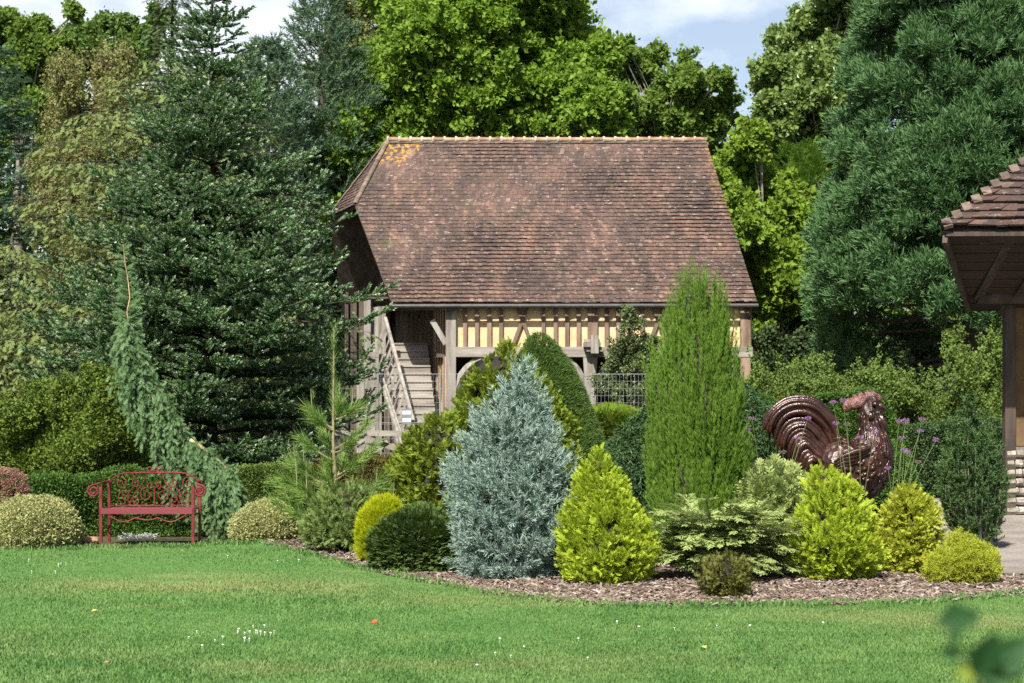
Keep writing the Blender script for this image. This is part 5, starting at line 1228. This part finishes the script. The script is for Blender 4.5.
# blurred young shrub close to the camera at lower right
def near_shrub():
    Y = 1.25; r = np.random.default_rng(97); x0 = X(985, Y); root = thing("young_laurel", "blurred dark green leafy shoot close to the camera at lower right", "shrub", (x0, Y, 0))
    m_l = M_leaf("laurel_leaf", (0.014,0.048,0.014), (0.022,0.066,0.018), (0.03,0.085,0.022), .4, .2, .6); m_y = M_leaf("young_laurel_leaf", (0.17,0.22,0.03), (0.22,0.27,0.05), (0.25,0.3,0.06), .4, .3, .4)
    st = MB(); top = P(985, 650, Y); st.tube([(x0 - .03, Y, 0), (x0 + .02, Y + .02, .6), (x0, Y, 1.1), tuple(top)], [.009, .007, .005, .003], 6)
    tw = P(952, 628, Y); st.tube([tuple(P(987, 700, Y)), tuple(P(965, 668, Y)), tuple(tw)], [.002, .0015, .001], 5); st.build("stem", M_surf('green_brown_twig', (0.03,0.04,0.015), (0.05,0.06,0.02), 9, .7), root)
    V, T, tp = tm_leaf(.34, .10)
    def leaf(a, b, dx, dz, sz, mt):
        s = MB(); W, T2, _ = xf((V, T, tp), P(a, b, Y), (dx, r.uniform(-.3, .3), dz), (0, -1, .35), sz); s.add(W, None, T2, rnd=r.random()); s.build("leaf", mt, root)
    leaf(934, 624, 1, .22, .040, m_l); leaf(948, 618, .8, -.1, .026, m_l); leaf(950, 630, .2, -.6, .016, m_l)
    leaf(975, 680, .25, .8, .046, m_l); leaf(982, 676, .8, .7, .050, m_l); leaf(990, 678, -.2, -1, .046, m_l); leaf(970, 668, 1, -.1, .044, m_l); leaf(980, 660, 1, .2, .026, m_l)
    leaf(978, 674, -1, .1, .022, m_y); leaf(938, 650, 1, -.3, .02, m_l)
    for k in range(22):
        zz = r.uniform(.4, 1.38); s = MB(); a = r.uniform(0, 2 * pi); W, T2, _ = xf((V, T, tp), np.array([x0, Y, zz]), (cos(a), sin(a), .3), (0, 0, 1), .06); s.add(W, None, T2, rnd=r.random()); s.build("leaf", m_l, root)
near_shrub()
# ------------------------------------------------------------------ red iron bench
def bench():
    Y = 19.25; x0 = X(147, Y); root = thing("garden_bench", "dusty red wrought iron bench with scrollwork back at the lawn edge", "bench", (x0, Y + .2, 0.0))
    m_red = M_surf("faded_red_paint", (0.085,0.005,0.008), (0.125,0.009,0.012), 9, .55, bump=.3, C=(0.17,0.03,0.028)); W = .555
    m_seat = M_surf("sun_faded_red_seat", (0.14,0.022,0.03), (0.18,0.038,0.046), 7, .5, bump=.1, stretch=(.2, 1, 1))
    Yb = Y + .40
    def tb(name, path, r, mat=m_red, flat=None, par=root, sides=7):
        s = MB(); s.tube(path, r, sides, flat); return s.build(name, mat, par)
    for sx in (-1, 1):
        s = MB(); s.box((x0 + sx * W, Y, .36), (.036, .03, .72)); s.build("leg", m_red, root)
        s = MB(); s.box((x0 + sx * W, Yb, .39), (.032, .03, .78)); s.build("leg", m_red, root)
        # armrest ending in an outward scroll
        a = np.linspace(0, 3.6 * pi, 46); rad = .075 * (1 - a / (3.6 * pi) * .75); cx = x0 + sx * (W + .085); cz = .665
        sp = np.stack([cx + sx * (-1) * 0 + sx * rad * np.sin(a), np.full(46, Y - .01), cz + rad * np.cos(a)], 1)
        arm = np.vstack([[[x0 + sx * W, Yb, .76], [x0 + sx * (W + .01), Y + .2, .765], [x0 + sx * (W + .035), Y + .03, .755]], sp])
        tb("armrest", arm, .0115)
    s = MB()
    for k in range(5): s.box((x0, Y + .03 + k * .088, .445 - .004 * abs(k - 2)), (2 * W - .02, .074, .022))
    s.box((x0, Y - .012, .425), (2 * W - .01, .02, .07)); s.build("seat", m_seat, root)
    # apron: shallow double curve below the seat
    q = np.linspace(-1, 1, 40); tb("apron", np.stack([x0 + q * W, np.full(40, Y), .345 + .05 * np.cos(q * 2 * pi) * (np.abs(q) > .25) - (.03 * np.cos(q * 2 * pi)) * (np.abs(q) <= .25)], 1), .009)
    tb("apron", np.stack([x0 + q * W, np.full(40, Yb), .33 + .035 * np.cos(q * 2 * pi)], 1), .008)
    br = MB(); rr = .0065
    def c(path, r=rr): br.tube(path, r, 6)
    zt_, zb_ = .865, .465
    top = [(-W, .74), (-W + .05, .80), (-W + .13, .855), (-W + .22, .868), (0, .868), (W - .22, .868), (W - .13, .855), (W - .05, .80), (W, .74)]
    c([(x0 + a, Yb, b) for a, b in top], .0095); c([(x0 - W, Yb, zb_), (x0 + W, Yb, zb_)], .009)
    def spiral(cx, cz, r0, turns, a0, sg, n=40):
        t = np.linspace(0, 1, n); a = a0 + sg * turns * 2 * pi * t; r = r0 * (1 - .82 * t); return np.stack([x0 + cx + r * np.cos(a), np.full(n, Yb), cz + r * np.sin(a)], 1)
    for sg in (-1, 1):
        c(spiral(sg * .10, .60, .085, 1.4, pi / 2 if sg > 0 else pi / 2, -sg)); c(spiral(sg * .045, .715, .04, 1.3, -pi / 2, sg))
        c(spiral(sg * .36, .575, .095, 1.5, -pi / 2, sg)); c(spiral(sg * .41, .74, .075, 1.4, pi / 2, sg))
        c(spiral(sg * .22, .74, .06, 1.3, pi / 2, -sg)); c(spiral(sg * .24, .53, .055, 1.3, -pi / 2, -sg))
        t = np.linspace(0, 1, 24); c(np.stack([x0 + sg * (.20 + .10 * np.cos(t * pi)), np.full(24, Yb), zb_ + (.865 - zb_) * t], 1))
        t = np.linspace(0, 1, 24); c(np.stack([x0 + sg * (.28 + .055 * np.sin(t * 2 * pi)), np.full(24, Yb), zb_ + (.865 - zb_) * t], 1))
        c(spiral(sg * .052, .915, .042, 1.25, pi + .4 if sg > 0 else -.4, sg))
        c([(x0 + sg * .004, Yb, .90), (x0 + sg * .09, Yb, .872)], .009)
    c([(x0, Yb, zb_), (x0, Yb, .70)], .009); c([(x0, Yb, .868), (x0, Yb, .91)], .010)
    br.build("backrest", m_red, root)
bench()

# ------------------------------------------------------------------ bronze coloured rooster sculpture
def rooster():
    Y = 19.6
    root = thing("rooster_sculpture", "giant glossy brown metal rooster sculpture standing in the planting bed", "sculpture", (X(843, Y), Y, 0))
    m, t, out = newmat("brown_glazed_metal")
    w = t.nodes.new("ShaderNodeTexVoronoi"); w.inputs['Scale'].default_value = 15; tc = t.nodes.new("ShaderNodeTexCoord"); mp = t.nodes.new("ShaderNodeMapping"); mp.inputs['Scale'].default_value = (1.0, 1, .55)
    t.links.new(tc.outputs['Object'], mp.inputs[0]); t.links.new(mp.outputs[0], w.inputs['Vector'])
    c_ = nramp(t, nnoise(t, 5, 5), [(.35, (0.020,0.007,0.004)), (.6, (0.042,0.014,0.008)), (.75, (0.07,0.030,0.019))])
    h_ = nmath(t, 'ADD', nmath(t, 'MULTIPLY', w.outputs['Distance'], 1.0), nmath(t, 'MULTIPLY', nnoise(t, 14, 5), .6))
    princ(t, out, c_, .40, .25, bumpn(t, h_, .5, .05), .6)
    m2, t, out = newmat("brown_glazed_feathers")
    c_ = nramp(t, nnoise(t, 5, 5), [(.35, (0.020,0.007,0.004)), (.6, (0.042,0.015,0.009)), (.75, (0.08,0.038,0.027))]); princ(t, out, c_, .26, .3, bumpn(t, nnoise(t, 26, 5, .6, stretch=(1, 1, .4)), .6, .02), .7)
    m3 = M_surf("reddish_comb", (0.06,0.014,0.009), (0.095,0.027,0.02), 14, .3, bump=.7, C=(0.22,0.11,0.10), spec=.7, dist=.03)
    def px(a, b, d=0.0): return P(a, b, Y) + [0, d, 0]
    # body: one lofted skin from rump through breast and neck to the head
    ring = [((812,470),12,.16),((822,468),24,.30),((836,470),31,.36),((850,470),33,.39),((862,466),31,.37),((869,456),26,.32),((873,444),19,.25),((872,432),14,.18),((870,421),10.5,.135),((869,412),10,.125),((870,406),9.5,.115),((871,401),8,.10),((872,396),4.5,.06)]
    dirs = [(1,-.05),(1,-.02),(1,.05),(1,.1),(.85,.55),(.55,.85),(.25,1),(.05,1),(-.05,1),(0,1),(0,1),(0,1),(0,1)]
    K = 28; V = []; th = np.linspace(0, 2 * pi, K, endpoint=False)
    pts = np.array([px(*c) for c, _, _ in ring]); rr = np.array([q / F * Y for _, q, _ in ring]); rd = np.array([q for _, _, q in ring]); dd = nrm(np.array([(a, 0, b) for a, b in dirs], float))
    ti = np.arange(len(ring)); tt = np.linspace(0, len(ring) - 1, 70)
    def cub(a): return np.interp(tt, ti, a)
    sm = lambda a: np.convolve(np.pad(a, 3, mode='edge'), np.ones(7) / 7, 'valid')
    cx, cz, r1, r2, dx, dz = sm(cub(pts[:, 0])), sm(cub(pts[:, 2])), sm(cub(rr)), sm(cub(rd)), sm(cub(dd[:, 0])), sm(cub(dd[:, 2]))
    for i in range(70):
        d = nrm(np.array([dx[i], 0, dz[i]])); u = np.array([-d[2], 0, d[0]])
        neckf = np.clip((tt[i] - 6) / 2, 0, 1) * np.clip((10.5 - tt[i]) / 2, 0, 1)
        for a in th:
            k = 1 + .035 * neckf * sin(a * 9) + .02 * sin(a * 7 + i * .45) * (1 - neckf)
            V.append(np.array([cx[i], Y, cz[i]]) + u * cos(a) * r1[i] * k + np.array([0, 1, 0]) * sin(a) * r2[i] * k)
    mb = MB(); V = np.array(V); Q = [[i*K+j, i*K+(j+1)%K, (i+1)*K+(j+1)%K, (i+1)*K+j] for i in range(69) for j in range(K)]
    n0 = len(V); V = np.vstack([V, V[:K].mean(0), V[-K:].mean(0) + [0, 0, .02]]); Tq = [[n0, (j+1)%K, j] for j in range(K)] + [[n0+1, 69*K+j, 69*K+(j+1)%K] for j in range(K)]
    mb.add(V, Q, Tq); body = mb.build("body", m, root, smooth=True)
    # overlapping breast and back feathers
    ft = MB(); r = np.random.default_rng(5)
    for k in range(170):
        i = int(r.uniform(14, 38)); a = r.uniform(pi * 1.02, pi * 1.98)
        d = nrm(np.array([dx[i], 0, dz[i]])); u = np.array([-d[2], 0, d[0]]); nr_ = nrm(u * cos(a) * .9 + np.array([0, 1, 0]) * sin(a)); c = np.array([cx[i], Y, cz[i]]) + u * cos(a) * r1[i] + np.array([0, 1, 0]) * sin(a) * r2[i]
        l = .10; e = c - d * l + nr_ * .012; ft.tube([c - nr_ * .01, (c + e) / 2 + nr_ * .012, e], [.016, .028, .006], 6, flat=.45)
    ft.build("breast_feathers", m2, body, smooth=True); ft = MB()
    for k in range(40):                                   # hackle feathers running down the neck
        i = int(r.uniform(40, 54)); a = r.uniform(pi * 1.0, pi * 2.0); d = nrm(np.array([dx[i], 0, dz[i]])); u = np.array([-d[2], 0, d[0]])
        pts_ = []
        for j in range(0, 12, 2):
            q = max(i - j, 20); d2 = nrm(np.array([dx[q], 0, dz[q]])); u2 = np.array([-d2[2], 0, d2[0]]); pts_.append(np.array([cx[q], Y, cz[q]]) + (u2 * cos(a) * r1[q] + np.array([0, 1, 0]) * sin(a) * r2[q]) * 1.01)
        ft.tube(pts_, np.linspace(.014, .006, len(pts_)), 5)
    ft.build("hackle_feathers", m2, body, smooth=True)
    # tail: layered sickle feathers arching up from the rump and over to the left
    tail = MB(); root_pts = (826, 462)
    outer = [((838,452),(834,424),(815,402),(790,399),(770,412),(763,434)),
             ((836,455),(830,428),(812,408),(790,406),(774,418),(770,442)),
             ((835,457),(826,432),(808,415),(790,414),(778,426),(775,450)),
             ((833,459),(822,437),(806,421),(790,422),(781,434),(779,456)),
             ((832,461),(818,442),(804,428),(792,430),(785,441),(783,462)),
             ((831,463),(815,447),(803,435),(794,438),(789,448),(788,466)),
             ((830,464),(812,451),(803,442),(797,446),(793,455),(793,469)),
             ((829,465),(813,455),(806,450),(801,453),(798,461),(799,471)),
             ((828,466),(816,459),(810,456),(806,459),(804,465),(806,473))]
    def bez(ctrl, n=26):
        c = np.array(ctrl, float); t_ = np.linspace(0, 1, n); 
        from math import comb
        N = len(c) - 1; return sum(comb(N, i) * ((1 - t_) ** (N - i) * t_ ** i)[:, None] * c[i] for i in range(N + 1))
    def cat(ctrl, n=30):
        c = np.array(ctrl, float); s = np.linspace(0, len(c) - 1, n); o = []
        for v in s:
            i = min(int(v), len(c) - 2); f = v - i; p0, p1, p2, p3 = c[max(i-1, 0)], c[i], c[i+1], c[min(i+2, len(c)-1)]
            o.append(.5 * ((2*p1) + (-p0+p2)*f + (2*p0-5*p1+4*p2-p3)*f*f + (-p0+3*p1-3*p2+p3)*f**3))
        return np.array(o)
    oa = np.array(outer, float); outer = [oa[int(v)] + (oa[min(int(v) + 1, 8)] - oa[int(v)]) * (v % 1) for v in np.linspace(0, 8, 15)]
    for k, cl in enumerate(outer):
        k *= 8 / 14
        for lay in (-1, 0, 1):
            w = cat(cl); dy = lay * (.10 + .012 * k) ; n_ = len(w); s = np.linspace(0, 1, n_)
            pth = np.array([px(a, b + (2.5 if lay else 0), dy * sin(min(q * 2.2, 1) * pi / 2) - (.05 + .016 * k) * (lay == 0)) for (a, b), q in zip(w, s)])
            rad = np.interp(s, [0, .2, .6, .9, 1], [.034, .044, .040, .026, .006])
            cut = int(n_ * (1 - abs(r.normal(0, .07)))); pth = pth[:cut] + np.array([0, r.normal(0, .018), r.normal(0, .012)]); rad = np.interp(np.linspace(0, 1, cut), [0, .2, .6, .9, 1], [.034, .044, .040, .026, .005]) * r.uniform(.72, 1.1); tail.tube(pth, rad, 8, flat=.75)
    tail.build("tail", m2, root, smooth=True)
    # fleshy fill of the tail base
    # wing
    wg = MB()
    for k in range(7):
        a = cat([(866 - k * 2, 446 + k * 3.4), (852 - k * 2, 450 + k * 4), (838 - k * 1.5, 455 + k * 4), (828 - k * .5, 461 + k * 3.4)], 14)
        wg.tube([px(u[0], u[1], -.37 - .05 * sin(pi * j / 13) + .012 * k) for j, u in enumerate(a)], np.interp(np.linspace(0, 1, 14), [0, .4, 1], [.02, .042, .012]), 7, flat=.55)
    wg.build("wing", m2, root, smooth=True)
    # head furniture
    cb = MB()
    lob = [(846,408),(849,402),(855,398.5),(861,396),(867,394.5),(873,394.5),(878,398)]
    cb.tube([px(*q) for q in cat([(845,407),(852,404),(862,401),(872,399),(880,402)], 14)], np.interp(np.linspace(0, 1, 14), [0, .3, .8, 1], [.05, .085, .075, .03]), 10, flat=.55)
    for (a, b) in lob: cb.tube([px(a + 2, b + 3), px(a, b - 1), px(a - 1, b - 4)], [.05, .045, .012], 8, flat=.6)
    cb.build("comb", m3, root, smooth=True)
    bk = MB(); bk.tube([px(877, 406), px(882, 407.5), px(887, 410.5)], [.06, .045, .006], 10, flat=.8); bk.tube([px(877, 410), px(881, 411), px(885, 412)], [.045, .03, .006], 10, flat=.8); bk.build("beak", m2, root, smooth=True)
    for (d, ln) in ((-.06, 0), (.06, 1)):
        wt_ = MB(); wt_.tube([px(877, 413, d), px(880, 420, d * 1.4), px(882 + ln, 427, d * 1.5), px(881 + ln, 431, d * 1.4)], [.03, .05, .058, .02], 9, flat=.5); wt_.build("wattle", m2, root, smooth=True)
    ey = MB(); ey.tube([px(873, 404.5, -.105), px(873, 404.5, -.135), px(873, 404.5, -.15)], [.045, .035, .01], 12); ey.build("eye", m2, root, smooth=True)
    ear = MB(); ear.tube([px(868, 411, -.13), px(869, 417, -.15), px(868, 422, -.14)], [.02, .042, .012], 8, flat=.6); ear.build("ear_lobe", m2, root, smooth=True)
    for dx_, dy_ in ((838, -.15), (852, .15)):
        lg = MB(); b = px(dx_, 490, dy_); f = np.array([b[0] + .03, b[1], .05])
        lg.tube([b + [0, 0, .1], b, (b + f) / 2 + [-.04, 0, .05], f], [.16, .12, .055, .05], 10)
        for a in (-.5, 0, .5, pi): lg.tube([f, f + [.14 * cos(a), .14 * sin(a), -.02], f + [.24 * cos(a), .24 * sin(a), -.04]], [.04, .032, .008], 7)
        lg.build("leg", m2, root, smooth=True)
rooster()
